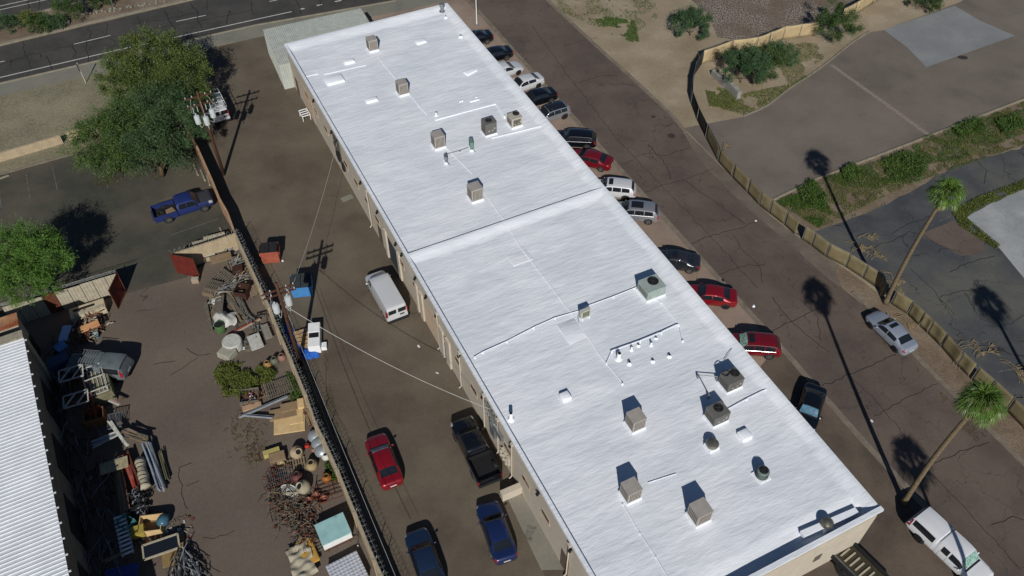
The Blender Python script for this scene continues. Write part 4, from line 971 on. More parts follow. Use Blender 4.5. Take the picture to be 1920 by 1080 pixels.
def cloud(name, blobs, n, ln, wd, m, parent, clumps=120, sig=.45, droop=.25, out=.8, shell=.5):
    tot = sum(b[3] if len(b) > 3 else b[1] * b[1] for b in blobs); PP = []; OO = []
    for b in blobs:
        c = np.array(b[0], float); r = b[1]; fz = b[2]; w = (b[3] if len(b) > 3 else r * r) / tot
        k = max(3, int(clumps * w)); d = unit(NR.normal(size=(k, 3))); d[:, 2] = np.where(d[:, 2] < -.35, -d[:, 2], d[:, 2])
        rad = shell + (1 - shell) * NR.random((k, 1)) ** .5
        rad *= 1 + .12 * NR.normal(size=(k, 1))
        cc = d * rad * np.array([r, r, r * fz])
        nn = int(n * w); ii = NR.integers(0, k, nn); sz = .5 + NR.random(k)
        # sprays: points strung along an outward axis from each clump centre
        t = NR.random((nn, 1)); o_ = unit(d[ii] + .35 * NR.normal(size=(nn, 3)))
        p = cc[ii] + o_ * t * sig * 1.6 * sz[ii][:, None] + NR.normal(size=(nn, 3)) * sig * .5 * sz[ii][:, None]
        PP.append(p + c); OO.append(o_)
    P = np.vstack(PP); O = np.vstack(OO)
    Ax = unit(O * out + NR.normal(size=P.shape) * .55 + np.array([0, 0, -droop])); Sd = unit(np.cross(Ax, NR.normal(size=P.shape)))
    L = ln * (.6 + .8 * NR.random(len(P)))
    P[:, 2] = np.maximum(P[:, 2], .1)
    return leafmesh(name, P, Ax, Sd, L, wd * (.7 + .6 * NR.random(len(P))), m, parent)
def tree(name, label, base, blobs, n, ln, wd, m, trunk_r=.22, group=None, cat='tree', clumps=150, sig=.5, m2=None, droop=.25, limbs=9):
    t = thing(name, label, cat, base, 0, group); bx_, by_ = base[0], base[1]
    bl = [((b[0][0] - bx_, b[0][1] - by_, b[0][2]), *b[1:]) for b in blobs]
    cloud('crown', bl, n, ln, wd, m, t, clumps, sig, droop)
    if m2: cloud('crown_tips', bl, n // 3, ln, wd, m2, t, clumps // 2, sig, droop)
    mb = MB(); top = max(b[0][2] for b in bl) * .42
    mb.tube([(0, 0, 0), (.08, .04, top * .5), (0, 0, top)], [trunk_r, trunk_r * .8, trunk_r * .6], 8)
    for k in range(limbs):
        b = bl[k % len(bl)]; a = random.uniform(0, 6.28); q = .6
        e = Vector((b[0][0] + b[1] * q * math.cos(a), b[0][1] + b[1] * q * math.sin(a), b[0][2] + random.uniform(-.1, .5) * b[1] * b[2]))
        s0 = Vector((0, 0, top * random.uniform(.6, 1))); mid = s0.lerp(e, .5) + Vector((0, 0, -.2))
        mb.tube([s0, mid, e], [trunk_r * .45, trunk_r * .3, trunk_r * .08], 5)
    mb.build('trunk', M_bark, t, smooth=True)
    return t
def rel(u, v, z): p = at(u, v, z); return (p.x, p.y, z)
tree('mesquite_tree', 'large olive green tree beside the boulevard sidewalk', at(312, 215),
     [(rel(285, 150, 4.2), 4.6, .72), (rel(345, 160, 4.0), 3.2, .8), (rel(240, 150, 3.8), 3.0, .8), (rel(280, 100, 5.2), 2.6, .8), (rel(330, 115, 4.6), 2.6, .8), (rel(270, 190, 3.2), 3.0, .7), (rel(350, 190, 3.0), 2.4, .7)], 52000, .26, .07, M_leaf1, .3, 'big trees at the corner of the driveway', clumps=330, sig=.42, limbs=16)
tree('mesquite_tree', 'wide bluish green drooping tree over the end of the driveway wall', at(305, 330),
     [(rel(300, 240, 3.9), 4.2, .75), (rel(330, 260, 3.4), 3.0, .8), (rel(290, 285, 2.8), 3.0, .75), (rel(320, 215, 4.0), 2.4, .7)], 30000, .30, .06, M_leaf2, .28, 'big trees at the corner of the driveway', clumps=200, sig=.5, limbs=12, droop=.5)
tree('mesquite_tree', 'mid green spreading tree above the small parking lot, left of the bluish tree', at(222, 320),
     [(rel(215, 260, 3.5), 3.4, .75), (rel(190, 280, 2.9), 2.6, .75), (rel(240, 235, 3.6), 2.4, .7), (rel(225, 295, 2.3), 2.4, .7)], 24000, .30, .06, M_leaf2b, .25, 'big trees at the corner of the driveway', clumps=170, sig=.5, limbs=10, droop=.5)
p3 = at(45, 500, 3.9)
tree('palo_verde_tree', 'bright green feathery tree at the left edge by the cream fence', (p3.x + .2, p3.y - .2, 0),
     [((p3.x, p3.y, 4.0), 3.3, .85), ((p3.x - 1.6, p3.y - 1, 3.6), 2.4, .9), ((p3.x + 1.6, p3.y + .6, 3.8), 2.0, .9), ((p3.x + .3, p3.y + 1.5, 4.4), 2.0, .9), ((p3.x + .8, p3.y - 1.6, 3.2), 2.0, .9)], 46000, .24, .045, M_leaf3, .2, clumps=330, sig=.38, limbs=12, droop=.1)
def bush(u, v, r, label, m=M_bush, fz=.75, n=3500, name='desert_shrub', ln=.2, wd=.06, group='shrubs'):
    p = at(u, v, r * .6); b = (p.x, p.y, 0)
    return tree(name, label, b, [((p.x, p.y, r * fz * .75), r * .9, fz), ((p.x + r * .35, p.y - r * .2, r * fz * .6), r * .6, fz), ((p.x - r * .35, p.y + r * .1, r * fz * .6), r * .6, fz)], n, ln, wd, m, .06, group, 'shrub', clumps=40, sig=r * .12 + .08, limbs=6)
bush(17, 44, 1.3, 'low dark shrub at the left end of the road median', M_bushb); bush(57, 36, 1.2, 'yellowish shrub on the road median beside the dark pair', M_weed)
bush(73, 45, 1.5, 'dark shrub in the middle of the median shrubs', M_bush); bush(101, 42, 1.2, 'small dark shrub right of the median boulders gap', M_bushb)
bush(131, 18, 2.0, 'tallest shrub on the road median', M_bush, .9, 6000); bush(187, 1, 1.3, 'shrub at the upper photo edge on the median', M_bush)
bush(1296, 48, 2.3, 'round blue-green shrub in the dirt lot beside the crushed rock', M_bushb, .9, 11000, ln=.24)
bush(1393, 133, 2.7, 'large bushy green shrub behind the grey block wall', M_bushb, .95, 13000, ln=.24); bush(1436, 122, 2.3, 'green shrub right of the shrub by the grey block wall', M_bush, .95, 10000, ln=.22); bush(1463, 108, 1.7, 'small pale tip shrub next to the tan cloth fence', M_bushb, .9, 6000, ln=.22)
bush(1566, 52, 2.6, 'dark dense shrub growing through the gap in the tan cloth fence', M_bush, 1.0, 13000, ln=.2); bush(1735, -2, 2.2, 'shrub at the upper edge of the photo above the pale slab', M_bush, .6, 6000)
# weeds and grass that nobody could count
def weeds(name, polys, n, m, size=.22, thr=.5, sc=.6, h=.25, label=None, cat='weeds'):
    P = []
    for poly in polys:
        q = [at(*p) for p in poly]; xs_ = [p.x for p in q]; ys_ = [p.y for p in q]; k = 0; got = 0; need = n // len(polys)
        while got < need and k < need * 12:
            k += 1; x = random.uniform(min(xs_), max(xs_)); y = random.uniform(min(ys_), max(ys_)); ins = False; j = len(q) - 1
            for i in range(len(q)):
                if (q[i].y > y) != (q[j].y > y) and x < (q[j].x - q[i].x) * (y - q[i].y) / (q[j].y - q[i].y) + q[i].x: ins = not ins
                j = i
            if ins:
                f = mnoise.fractal(Vector((x * sc, y * sc, 7.7 + len(name))), 1.0, 2.0, 4) * .5 + .5
                if f > thr: P.append((x, y, .02 + random.random() * h * min(1, (f - thr) * 6 + .2))); got += 1
    P = np.array(P); Ax = unit(NR.normal(size=P.shape) * .7 + np.array([0, 0, .8])); Sd = unit(np.cross(Ax, NR.normal(size=P.shape)))
    o = leafmesh(name, P, Ax, Sd, size * (.5 + NR.random(len(P))), size * .3, m); return tag(o, kind='stuff', label=label, cat=cat)
weeds('green_weeds', [[(1040, -10), (1240, -10), (1230, 40), (1180, 70), (1100, 45), (1050, 22)], [(1110, 30), (1190, 40), (1200, 85), (1130, 60)]], 9000, M_weed2, .16, .42, .55, .12, 'low green weeds dotted over the dirt lot by the street')
weeds('verge_grass', [[(1350, 205), (1400, 175), (1480, 160), (1530, 128), (1530, 136), (1478, 168), (1440, 196), (1395, 216)], [(1345, 145), (1385, 180), (1370, 205), (1330, 200), (1320, 160)], [(1440, 90), (1530, 80), (1545, 110), (1480, 160)]], 12000, M_weed, .16, .33, .5, .12, 'yellow green grass along the kerb of the grey lot')
weeds('strip_weeds', [[(1455, 380), (1530, 345), (1560, 400), (1535, 428)], [(1540, 335), (1640, 305), (1740, 262), (1740, 320), (1650, 355), (1580, 350)], [(1730, 258), (1925, 190), (1925, 250), (1800, 300), (1740, 310)]], 30000, M_weed2, .15, .40, .6, .14, 'green weeds on the dirt strip between the two lots')
weeds('dry_strip_weeds', [[(1455, 380), (1700, 280), (1925, 192), (1925, 270), (1700, 350), (1535, 430)]], 30000, M_weed, .14, .36, .9, .10, 'yellowish weeds on the dirt strip between the two lots')
weeds('lane_grass', [[(1784, 398), (1830, 372), (1930, 335), (1930, 352), (1850, 384), (1818, 402), (1812, 410), (1875, 462), (1866, 468), (1800, 425)]], 9000, M_weed, .16, .22, .6, .12, 'grass band around the white slab beside the service lane')
weeds('mound_grass', [[(403, 700), (430, 682), (490, 690), (500, 700), (470, 735), (445, 752), (412, 742)], [(480, 690), (515, 700), (505, 722), (470, 728), (455, 745)], [(410, 690), (470, 688), (470, 740), (415, 742)]], 15000, M_weed, .26, .40, .9, .34, 'long yellow green grass on the mound in the scrap yard')
weeds('yard_weeds', [[(535, 700), (550, 705), (570, 755), (548, 760)], [(610, 870), (625, 880), (632, 905), (618, 900)], [(500, 705), (520, 700), (500, 720)]], 3500, M_weed2, .2, .3, .5, .2, 'green weeds along the foot of the yard wall')
weeds('dead_litter', [[(160, 322), (330, 318), (290, 340), (180, 350)], [(600, 700), (620, 720), (660, 900), (690, 1010), (670, 1010), (640, 900)], [(1620, 600), (1720, 690), (1850, 820), (1830, 830), (1700, 700)]], 9000, M_weeddry, .07, .50, .6, .03, 'dry leaf litter under the trees and along the kerbs')
# palms
def palm(label, base, top, n=34, R0=1.25, skirt=True, seed=1):
    rs = random.Random(seed); t = thing('fan_palm', label, 'palm', base, 0, 'tall fan palms by the street')
    d = Vector(top) - Vector(base); mb = MB(); pts = []; rr = []
    for k in range(31):
        f = k / 30; b_ = math.sin(f * math.pi) * .35
        pts.append((d.x * f - b_ * .5, d.y * f + b_ * .3, d.z * f)); rr.append((.20 - .07 * f if f > .05 else .30 - 2.0 * f) * (1 + .06 * (k % 2)))
    mb.tube(pts, rr, 10); mb.build('trunk', M_palmbark, t, smooth=True)
    T = Vector((d.x, d.y, d.z))
    P = []; AX = []; SD = []; L = []; W = []; st = MB(); dead = ([], [], [], [], [])
    N = n + (16 if skirt else 4)
    for k in range(N):
        isd = k >= n
        az = k * 2.39996 + rs.uniform(-.2, .2)
        el = R(85 - 125 * (k / n) ** .8 + rs.uniform(-8, 8)) if not isd else R(rs.uniform(-80, -60))
        dirv = Vector((math.cos(az) * math.cos(el), math.sin(az) * math.cos(el), math.sin(el)))
        pl = (.25 + .6 * min(1, k / n * 1.6)) * rs.uniform(.85, 1.1) if not isd else rs.uniform(.4, .9)
        c = T + dirv * pl + Vector((0, 0, -.12 * pl)) if not isd else T + dirv * pl + Vector((0, 0, -.2))
        if not isd: st.tube([T, T + dirv * pl * .5 + Vector((0, 0, .02)), c], [.03, .022, .015], 4)
        side = dirv.cross(Vector((0, 0, 1)));
        if side.length < .1: side = Vector((1, 0, 0))
        side.normalize(); up = side.cross(dirv).normalized(); tgt = dead if isd else (P, AX, SD, L, W)
        ns = 22 if not isd else 9
        for j in range(ns):
            a = R(-105 + 210 * j / (ns - 1)) if not isd else R(-35 + 70 * j / (ns - 1))
            a += rs.uniform(-.05, .05)
            ax = (dirv * math.cos(a) + side * math.sin(a) + up * rs.uniform(-.05, .16) + Vector((0, 0, -.28 - .25 * (k / N)))).normalized()
            ln = R0 * (.62 + .30 * math.cos(a)) * rs.uniform(.85, 1.1); sdv = ax.cross(up + side * .4 * math.sin(a)).normalized()
            tgt[0].append(c); tgt[1].append(ax); tgt[2].append(sdv); tgt[3].append(ln * .62); tgt[4].append(.075 if not isd else .05)
            ax2 = (ax + Vector((0, 0, -.8)) + Vector((rs.uniform(-.2, .2), rs.uniform(-.2, .2), 0))).normalized()
            tgt[0].append(c + ax * ln * .42); tgt[1].append(ax2); tgt[2].append(sdv); tgt[3].append(ln * .55); tgt[4].append(.05)
    leafmesh('frond', np.array([tuple(p) for p in P]), np.array([tuple(p) for p in AX]), np.array([tuple(p) for p in SD]), np.array(L), np.array(W), M_palmleaf, t)
    st.build('frond_stalk', MATS['weed_leaves'], t)
    if dead[0]: leafmesh('dead_frond', *[np.array([tuple(p) for p in dead[q]]) for q in range(3)], np.array(dead[3]), np.array(dead[4]), M_frond_dead, t)
    return t
p1, p2 = at(1660, 568), at(1694, 943)
palm('tall leaning palm behind the tan fence, upper one of the two crowns in view', (p1.x, p1.y, 0), (32.25, 47.6, 15.1), 34, 1.12, seed=2)
palm('palm rising beside the white pickup, its crown over the lower right fence', (p2.x, p2.y, 0), (27.85, 28.9, 15.3), 38, 1.18, seed=5)
palm('palm whose crown shadow falls on the street above the white pickup', (31.2, 15.2, 0), (30.9, 15.5, 13.0), 30, 1.35, seed=9)
palm('palm whose crown shadow falls on the dark service lane', (43.0, 31.0, 0), (42.7, 31.2, 13.0), 30, 1.35, seed=11)
# fallen dead palm leaves
def fallen(u, v, rz, s, label, n=3):
    mb = MB(); c = at(u, v)
    rs = random.Random(int(u * 7 + v))
    for k in range(n):
        a = rz + rs.uniform(-.35, .35); L_ = s * rs.uniform(.7, 1); ox, oy = rs.uniform(-.4, .4), rs.uniform(-.3, .3)
        pts = [(c.x + ox + math.cos(a) * L_ * q - math.sin(a) * .25 * math.sin(q * 3), c.y + oy + math.sin(a) * L_ * q + math.cos(a) * .25 * math.sin(q * 3), .06 + .16 * math.sin(q * math.pi)) for q in np.linspace(0, 1, 7)]
        mb.tube(pts, [.02, .02, .018, .016, .014, .012, .01], 5)
        for j in range(9):
            b_ = a + rs.uniform(-.9, .9); e = pts[-1]; mb.face([e, (e[0] + math.cos(b_) * .5 - .02 * math.sin(b_), e[1] + math.sin(b_) * .5, .12), (e[0] + math.cos(b_) * .75, e[1] + math.sin(b_) * .75, .04), (e[0] + math.cos(b_) * .5 + .05 * math.sin(b_), e[1] + math.sin(b_) * .5 - .05, .12)])
    return tag(mb.build('fallen_palm_leaf', M_frond_dead), label, 'palm leaf', 'fallen dead palm leaves')
for u, v, a, s, lab in [(1585, 455, -.4, 1.3, 'dead palm leaf beside the palm shadow on the service lane'), (1600, 470, .2, 1.2, 'dead palm leaf just inside the tan fence, below another one'), (1612, 445, .1, 1.1, 'curved dead palm leaf nearest the painted marks on the lane'), (1630, 488, .5, 1.1, 'dead palm leaf inside the fence bend, above the palm foot'), (1650, 510, -.9, 1.6, 'long dead palm leaf lying at the palm foot inside the fence'),
                        (1660, 530, -1.2, 1.4, 'heap of dead palm leaves next to the leaning palm trunk'), (1683, 592, -.6, 1.6, 'looped dead palm leaves outside the fence by the silver sedan'), (1805, 655, .1, 1.6, 'dead palm leaf on the first white parking line'), (1825, 668, .2, 1.8, 'dead palm leaf below the first white parking line'), (1868, 675, -.7, 2.0, 'long dead palm leaf crossing the second parking line'), (1900, 690, -.2, 1.6, 'dead palm leaf at the right edge of the photo'), (1795, 690, .6, 1.2, 'dead palm leaf near the palm crown by the fence'), (1362, 285, .9, .9, 'small dead palm leaf on the grey lot by the fence')]:
    fallen(u, v, a, s, lab)

# ================================================================== WALLS, FENCES, POLES
def wallrun(name, label, path, h, th, m, cat='wall', cap=None, pil=None):
    t = thing(name, label, cat, (path[0][0], path[0][1], 0)); ox, oy = path[0][0], path[0][1]
    q = [(p[0] - ox, p[1] - oy) for p in path]; a = offset(q, th / 2); b = offset(q, -th / 2); mb = MB()
    for i in range(len(q) - 1): mb.prism([a[i], a[i + 1], b[i + 1], b[i]], 0, h)
    mb.build('wall_panel', m, t)
    if pil:
        for p in q[1:-1]:
            mb = MB(); mb.box((p[0], p[1], h / 2), (th * 1.4, th * 1.4, h + .06), BAZ); mb.build('pier', m, t)
    return t
yw = wallrun('yard_wall', 'long tan block wall topped with razor wire between scrap yard and driveway', wl2[5:], 2.0, .2, M_block, pil=True)
wallrun('low_block_wall', 'tan block wall without wire beside the blue pickup', wl2[:6], 1.9, .2, mat('pinkish_block', '97795f', '876b53', 1.5, grain=.12), pil=None)
mb = MB(); o0 = Vector((wl2[5][0], wl2[5][1], 0)); path = [Vector((p[0], p[1], 0)) - o0 for p in wl2[5:]]
coil = []; s_acc = 0
for i in range(len(path) - 1):
    a, b_ = path[i], path[i + 1]; L_ = (b_ - a).length; t_ = (b_ - a).normalized(); n_ = Vector((-t_.y, t_.x, 0)); k = 0
    while k * .028 < L_:
        s = k * .028; ph = (s_acc + s) / .42 * 2 * math.pi; rr_ = .27 + .03 * math.sin((s_acc + s) * 1.7)
        c = a + t_ * (s + .06 * math.sin(ph * .37)); coil.append(c + n_ * (rr_ * math.cos(ph) + .24) + Vector((0, 0, 2.30 + rr_ * math.sin(ph)))); k += 1
    s_acc += L_
mb.tube(coil, .008, 3)
mb.build('razor_wire', M_wire, yw)
mb = MB()
for i in range(len(path) - 1):
    a, b_ = path[i], path[i + 1]; n = max(1, int((b_ - a).length / 2.4)); t_ = (b_ - a).normalized(); n_ = Vector((-t_.y, t_.x, 0))
    for k in range(n):
        c = a.lerp(b_, k / n); mb.beam(c + Vector((0, 0, 1.9)), c + n_ * .25 + Vector((0, 0, 2.6)), .04, .04)
    for off_ in (.1, .3): mb.tube([a + n_ * off_ + Vector((0, 0, 2.2 + off_)), b_ + n_ * off_ + Vector((0, 0, 2.2 + off_))], .009, 3)
mb.build('wire_bracket', M_wire, yw)
wallrun('garden_wall', 'low tan wall bordering the tan gravel lot, left part reaching the photo edge', px([(-300, 375), (0, 303), (119, 268)]), 1.0, .22, M_block, pil=None)
wallrun('garden_wall', 'short tan wall piece half hidden under the drooping tree', px([(131, 265), (160, 257), (190, 250)]), 1.25, .22, M_block, pil=None)
wallrun('monument_wall', 'low grey block wall with a step beside the large bushy shrub', px([(1336, 140), (1360, 164)]), .7, .45, M_block2)
wallrun('monument_wall', 'taller grey block wall end pointing at the grey lot', px([(1357, 160), (1384, 187)]), 1.1, .5, M_block2)
# screened fences
def screen_fence(label, pts, h, m, post=True, lean=0, name='screened_fence', sag=.022):
    q = [at(u, v) for u, v in pts]; t = thing(name, label, 'fence', (q[0].x, q[0].y, 0)); o = q[0].copy()
    q = [p - o for p in q]; k = 0
    for a, b_ in zip(q[:-1], q[1:]):
        n = max(1, round((b_ - a).length / 3.0))
        for i in range(n):
            p0, p1_ = a.lerp(b_, i / n), a.lerp(b_, (i + 1) / n); d = (p1_ - p0); nn = Vector((-d.y, d.x, 0)).normalized(); ph = random.uniform(0, 6)
            mb = MB()
            def fn(x, z): return p0 + d * x + nn * (sag * math.sin(x * 7 + ph) * math.sin(z * 3.1) + lean * z * h + .02) + Vector((0, 0, .06 + z * (h - .08) - (.05 * math.sin(x * math.pi) * z)))
            mb.grid(fn, np.linspace(0.01, .99, 9), np.linspace(0, 1, 5)); ob = mb.build('screen_panel', m, t, smooth=True)
            sd_ = ob.modifiers.new('thickness', 'SOLIDIFY'); sd_.thickness = .012
            mb = MB(); mb.tube([p0 + Vector((0, 0, 0)), p0 + nn * lean * h + Vector((0, 0, h + .05))], .035, 6); mb.build('post', M_metal, t)
            mb = MB(); mb.tube([p0 + nn * lean * h + Vector((0, 0, h)), p1_ + nn * lean * h + Vector((0, 0, h))], .02, 5); mb.build('rail', M_metal, t)
    return t
screen_fence('fence with pale tan cloth bending round the green shrubs', [(1530, 66), (1497, 71), (1467, 75), (1440, 86), (1417, 95), (1370, 101), (1315, 121)], 1.9, M_screen2, sag=.05)
screen_fence('fence with pale tan cloth at the upper photo edge, right of the dark shrub', [(1740, -55), (1636, 7), (1600, 29), (1575, 42)], 1.9, M_screen2, sag=.05)
screen_fence('fence with dark mesh, shadow put into its colour, curving down along the dirt lot', [(1315, 121), (1302, 140), (1296, 165), (1295, 195), (1306, 225), (1322, 258)], 1.7, mat('dark_mesh_with_shadow', '2b2722', '211e1b', 3, rough=.9))  # dark fabric, painted near black so its colour also holds the shadow
screen_fence('fence with olive tan screen panels between street and grey lot', [(1322, 258), (1345, 303), (1372, 333), (1400, 361), (1422, 385), (1441, 400), (1469, 422), (1490, 441)], 1.8, M_screen)
screen_fence('fence with olive tan screen panels beside the service lane and palm', [(1503, 450), (1520, 461), (1547, 482), (1584, 501), (1616, 522), (1647, 541)], 1.8, M_screen)
screen_fence('fence with wrinkled tan screen along the pavement behind the silver sedan', [(1669, 570), (1700, 590), (1722, 611), (1737, 625), (1762, 650), (1792, 685), (1815, 707)], 1.8, M_screen, sag=.06)
screen_fence('fence with tan screen below the lower palm crown', [(1820, 712), (1850, 738), (1885, 770), (1920, 806), (1990, 870)], 1.8, M_screen)
screen_fence('short turned piece of tan screen beside the leaning palm', [(1647, 541), (1650, 556), (1655, 560)], 1.8, M_screen)
# poles
def beamlist(name, t, beams, m, w=.1):
    for a, b_ in beams:
        mb = MB(); mb.beam(a, b_, w, w); mb.build(name, m, t)
def utility(label, u, v, h, trans, arm_z, arm_a=BAZ, arm_l=1.3):
    b0 = at(u, v); t = thing('utility_pole', label, 'utility pole', (b0.x, b0.y, 0), arm_a)
    mb = MB(); mb.tube([(0, 0, 0), (0, 0, h * .5), (0, 0, h)], [.18, .15, .12], 10); mb.build('pole', M_pole, t, smooth=True)
    for z in arm_z:
        mb = MB(); mb.box((0, .14, z), (arm_l * 2, .1, .13)); mb.build('crossarm', M_pole, t)
        for k, x in enumerate((-arm_l * .92, -arm_l * .45, arm_l * .5, arm_l * .92)):
            mb = MB(); mb.lathe((x, .14, z + .06), [(.035, 0), (.06, .04), (.035, .08), (.06, .12), (.03, .18)], 8); mb.build('insulator', M_ceram, t, smooth=True)
    for x, y, z in trans:
        mb = MB(); mb.lathe((x, y, z), [(.20, 0), (.27, .06), (.27, .82), (.24, .9), (.1, .96)], 16); tr = mb.build('transformer', M_trans, t, autosmooth=True)
        mb = MB(); mb.lathe((x, y, z + .92), [(.04, 0), (.08, .06), (.05, .12), (.08, .18), (.04, .3)], 8); mb.build('bushing', M_ceram, tr, smooth=True)
        mb = MB(); mb.beam((x, y, z + .5), (0, 0, z + .5), .06, .1); mb.build('bracket', M_metal, tr)
        mb = MB(); mb.tube(smoothpath([(x, y, z + 1.2), (x * 1.4, y - .1, z + 1.5), (x, .14, arm_z[0])], 4), .012, 4); mb.tube(smoothpath([(x, y - .2, z + .3), (x * .8, y - .5, z - .2), (x * .3, -.15, z - .1)], 4), .02, 4); mb.build('jumper_cable', M_cable, tr)
    return t, b0
U2, b2 = utility('brown utility pole with two grey transformers next to the blue tarp', 564, 684, 10.1, [(-.55, -.35, 7.4), (.5, -.2, 7.6)], [9.2, 8.7])
U1, b1 = utility('brown utility pole with three white transformers in front of the big trees', 420, 328, 10.1, [(-.75, -.3, 6.9), (0, -.55, 6.7), (.75, -.2, 7.1)], [9.5, 8.6])
mb = MB()
for k in range(5): mb.tube([(-.8 + k * .4, .3, 8.6), (-.85 + k * .4, .1, 7.9)], .035, 5)
mb.build('fuse_holder', M_ceram, U1)
def wire(label, a, b_, sag, r, m, name='overhead_cable'):
    a, b_ = Vector(a), Vector(b_); mb = MB()
    mb.tube([a.lerp(b_, t) - Vector((0, 0, sag * 4 * t * (1 - t))) for t in np.linspace(0, 1, 33)], r, 5); return tag(mb.build(name, m), label, 'cable')
e1 = BC + NV * (-HW - .15) + (-DV) * Wst(925, 785)[0]; e2 = BC + NV * (-HW - .15) + (-DV) * Wst(636, 262)[0]
wire('pale service cable from the transformers down to the meters of the west wall', (b2.x + .2, b2.y, 7.5), (e1.x, e1.y, 4.7), .9, .020, M_cable)
wire('thin pale cable from the utility pole up to the far end of the west wall', (b2.x + .2, b2.y + .1, 7.6), (e2.x, e2.y, 4.8), .7, .015, M_cable)
e3 = at(742, 1120, 5.5)
wire('dark cable running along the yard wall toward the lower edge', (b2.x, b2.y, 6.2), e3, .6, .02, M_cabledk); wire('lighter cable running beside the dark one along the yard wall', (b2.x + .2, b2.y, 6.4), e3 + Vector((.5, 0, .3)), .4, .012, M_cable)
# flag pole, traffic sign, sign on median
t = thing('flag_pole', 'white flagpole beside the first black sedan', 'flagpole', at(894, 47)); mb = MB(); mb.tube([(0, 0, 0), (0, 0, 9)], [.07, .04], 8); mb.build('pole', M_white, t); mb = MB(); mb.lathe((0, 0, 9), [(.02, 0), (.09, .08), (.02, .16)], 8); mb.build('finial', M_metal, t); mb = MB(); mb.lathe((0, 0, 0), [(.2, 0), (.2, .08), (.1, .16)], 10); mb.build('base', M_metal, t)
t = thing('road_sign', 'grey roadside sign on a pole at the sidewalk edge', 'road sign', at(161, 156), R(100)); mb = MB(); mb.tube([(0, 0, 0), (0, 0, 2.7)], .05, 6); mb.build('pole', M_whitedk, t); mb = MB(); mb.box((0, .05, 2.2), (.7, .03, .95)); mb.build('sign_panel', M_metal, t, bevel=.01)
t = thing('median_sign', 'grey sign panel on the median at the upper photo edge', 'road sign', at(213, 14), R(20)); mb = MB(); mb.tube([(0, 0, 0), (0, 0, 2.6)], .06, 6); mb.build('pole', M_metal, t); mb = MB(); mb.box((0, -.05, 1.9), (.9, .04, 1.3)); mb.build('sign_panel', M_metal, t)
rs = random.Random(3)
for k in range(46):
    f = k / 46; p = at(135 + 180 * f + rs.uniform(-6, 6), 30 - 26 * f + rs.uniform(-3, 3)); mb = MB(); r_ = rs.uniform(.10, .24); mb.blob((p.x, p.y, r_ * .5), (r_, r_ * .8, r_ * .7), seg=6, rings=4, jit=.2)
    tag(mb.build('river_rock', M_walk), 'pale stone in the rock band along the median', 'rock', 'pale stones along the median')
for k, (u, v) in enumerate([(120, 45), (126, 44), (115, 46)]):
    p = at(u, v); mb = MB(); mb.blob((p.x, p.y, .2), (.5, .35, .3), seg=8, rings=5, jit=.15); tag(mb.build('boulder', M_walk, smooth=True), ['boulder between the dark shrub and the tallest shrub of the median', 'rightmost boulder of the three between the median shrubs', 'leftmost boulder of the three between the median shrubs'][k], 'rock', 'boulders on the median')
# wheel stops
for a, b_, lab in [((363, 308), (372, 330), 'concrete wheel stop farthest from the yard wall, near the drooping tree'), ((376, 318), (385, 340), 'concrete wheel stop in the middle of three by the block wall'), ((388, 328), (394, 349), 'concrete wheel stop touching the block wall'), ((0, 336), (11, 332), 'concrete wheel stop at the left photo edge'), ((413, 429), (418, 441), 'concrete wheel stop by the fence corner of the scrap yard')]:
    A_, B_ = at(*a), at(*b_); mb = MB(); d = B_ - A_; mb.box(((A_.x + B_.x) / 2, (A_.y + B_.y) / 2, .08), (max(d.length, 1.4), .18, .14), math.atan2(d.y, d.x), taper=.85); tag(mb.build('wheel_stop', M_kerb2, bevel=.02), lab, 'wheel stop', 'wheel stops')

# ================================================================== THE OTHER BUILDINGS ON THE LEFT
t = thing('metal_roof_building', 'tall building with a bright white ribbed metal roof at the left edge', 'building', at(45, 635, 5.8).xy.to_3d(), R(28))
# local axes: -x to the west, -y along the eave to the south
mb = MB(); n = 108; Ls, Ws = 33.0, 13.0; p_ = Ls / n
mb.grid(lambda x, y: (x, y, 5.8 - x * .03 + .055 * max(0, math.cos(y / p_ * 2 * math.pi)) ** 3), [-Ws, -6, .0], np.arange(-Ls, 0.001, p_ / 8), flip=False)
rf_ = mb.build('roof', M_corrw, t)
for k in range(n // 4): MB().box((.04, -k * p_ * 4 - .2, 5.8), (.26, .10, .06)).build('rib_end', M_corrw, t)
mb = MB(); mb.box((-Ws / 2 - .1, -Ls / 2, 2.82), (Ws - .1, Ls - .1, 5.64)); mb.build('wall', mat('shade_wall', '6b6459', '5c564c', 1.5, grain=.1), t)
mb = MB(); mb.box((-Ws / 2, .42, 3.0), (Ws, .8, 6.0)); mb.build('parapet', mat('gravel_cap', '8a8474', '76705f', 4, grain=.15), t)
for k in range(5): MB().box((-.12, -3.5 - k * 5.6, 1.5), (.06, 3.2, 3.0)).build('roller_door', M_dkmetal, t)
t = thing('rusty_shed', 'shed with a rust streaked flat metal roof between green tree and white roof', 'shed', at(31, 587, 4.4).xy.to_3d(), R(28))
MB().box((-3.5, -.6, 4.35), (7, 1.4, .1)).build('roof', M_rustroof, t); MB().box((-3.5, -.6, 2.1), (6.8, 1.3, 4.2)).build('wall', M_cream, t); MB().box((.02, -.6, 1.0), (.06, .8, 2.0)).build('door', M_dkmetal, t)
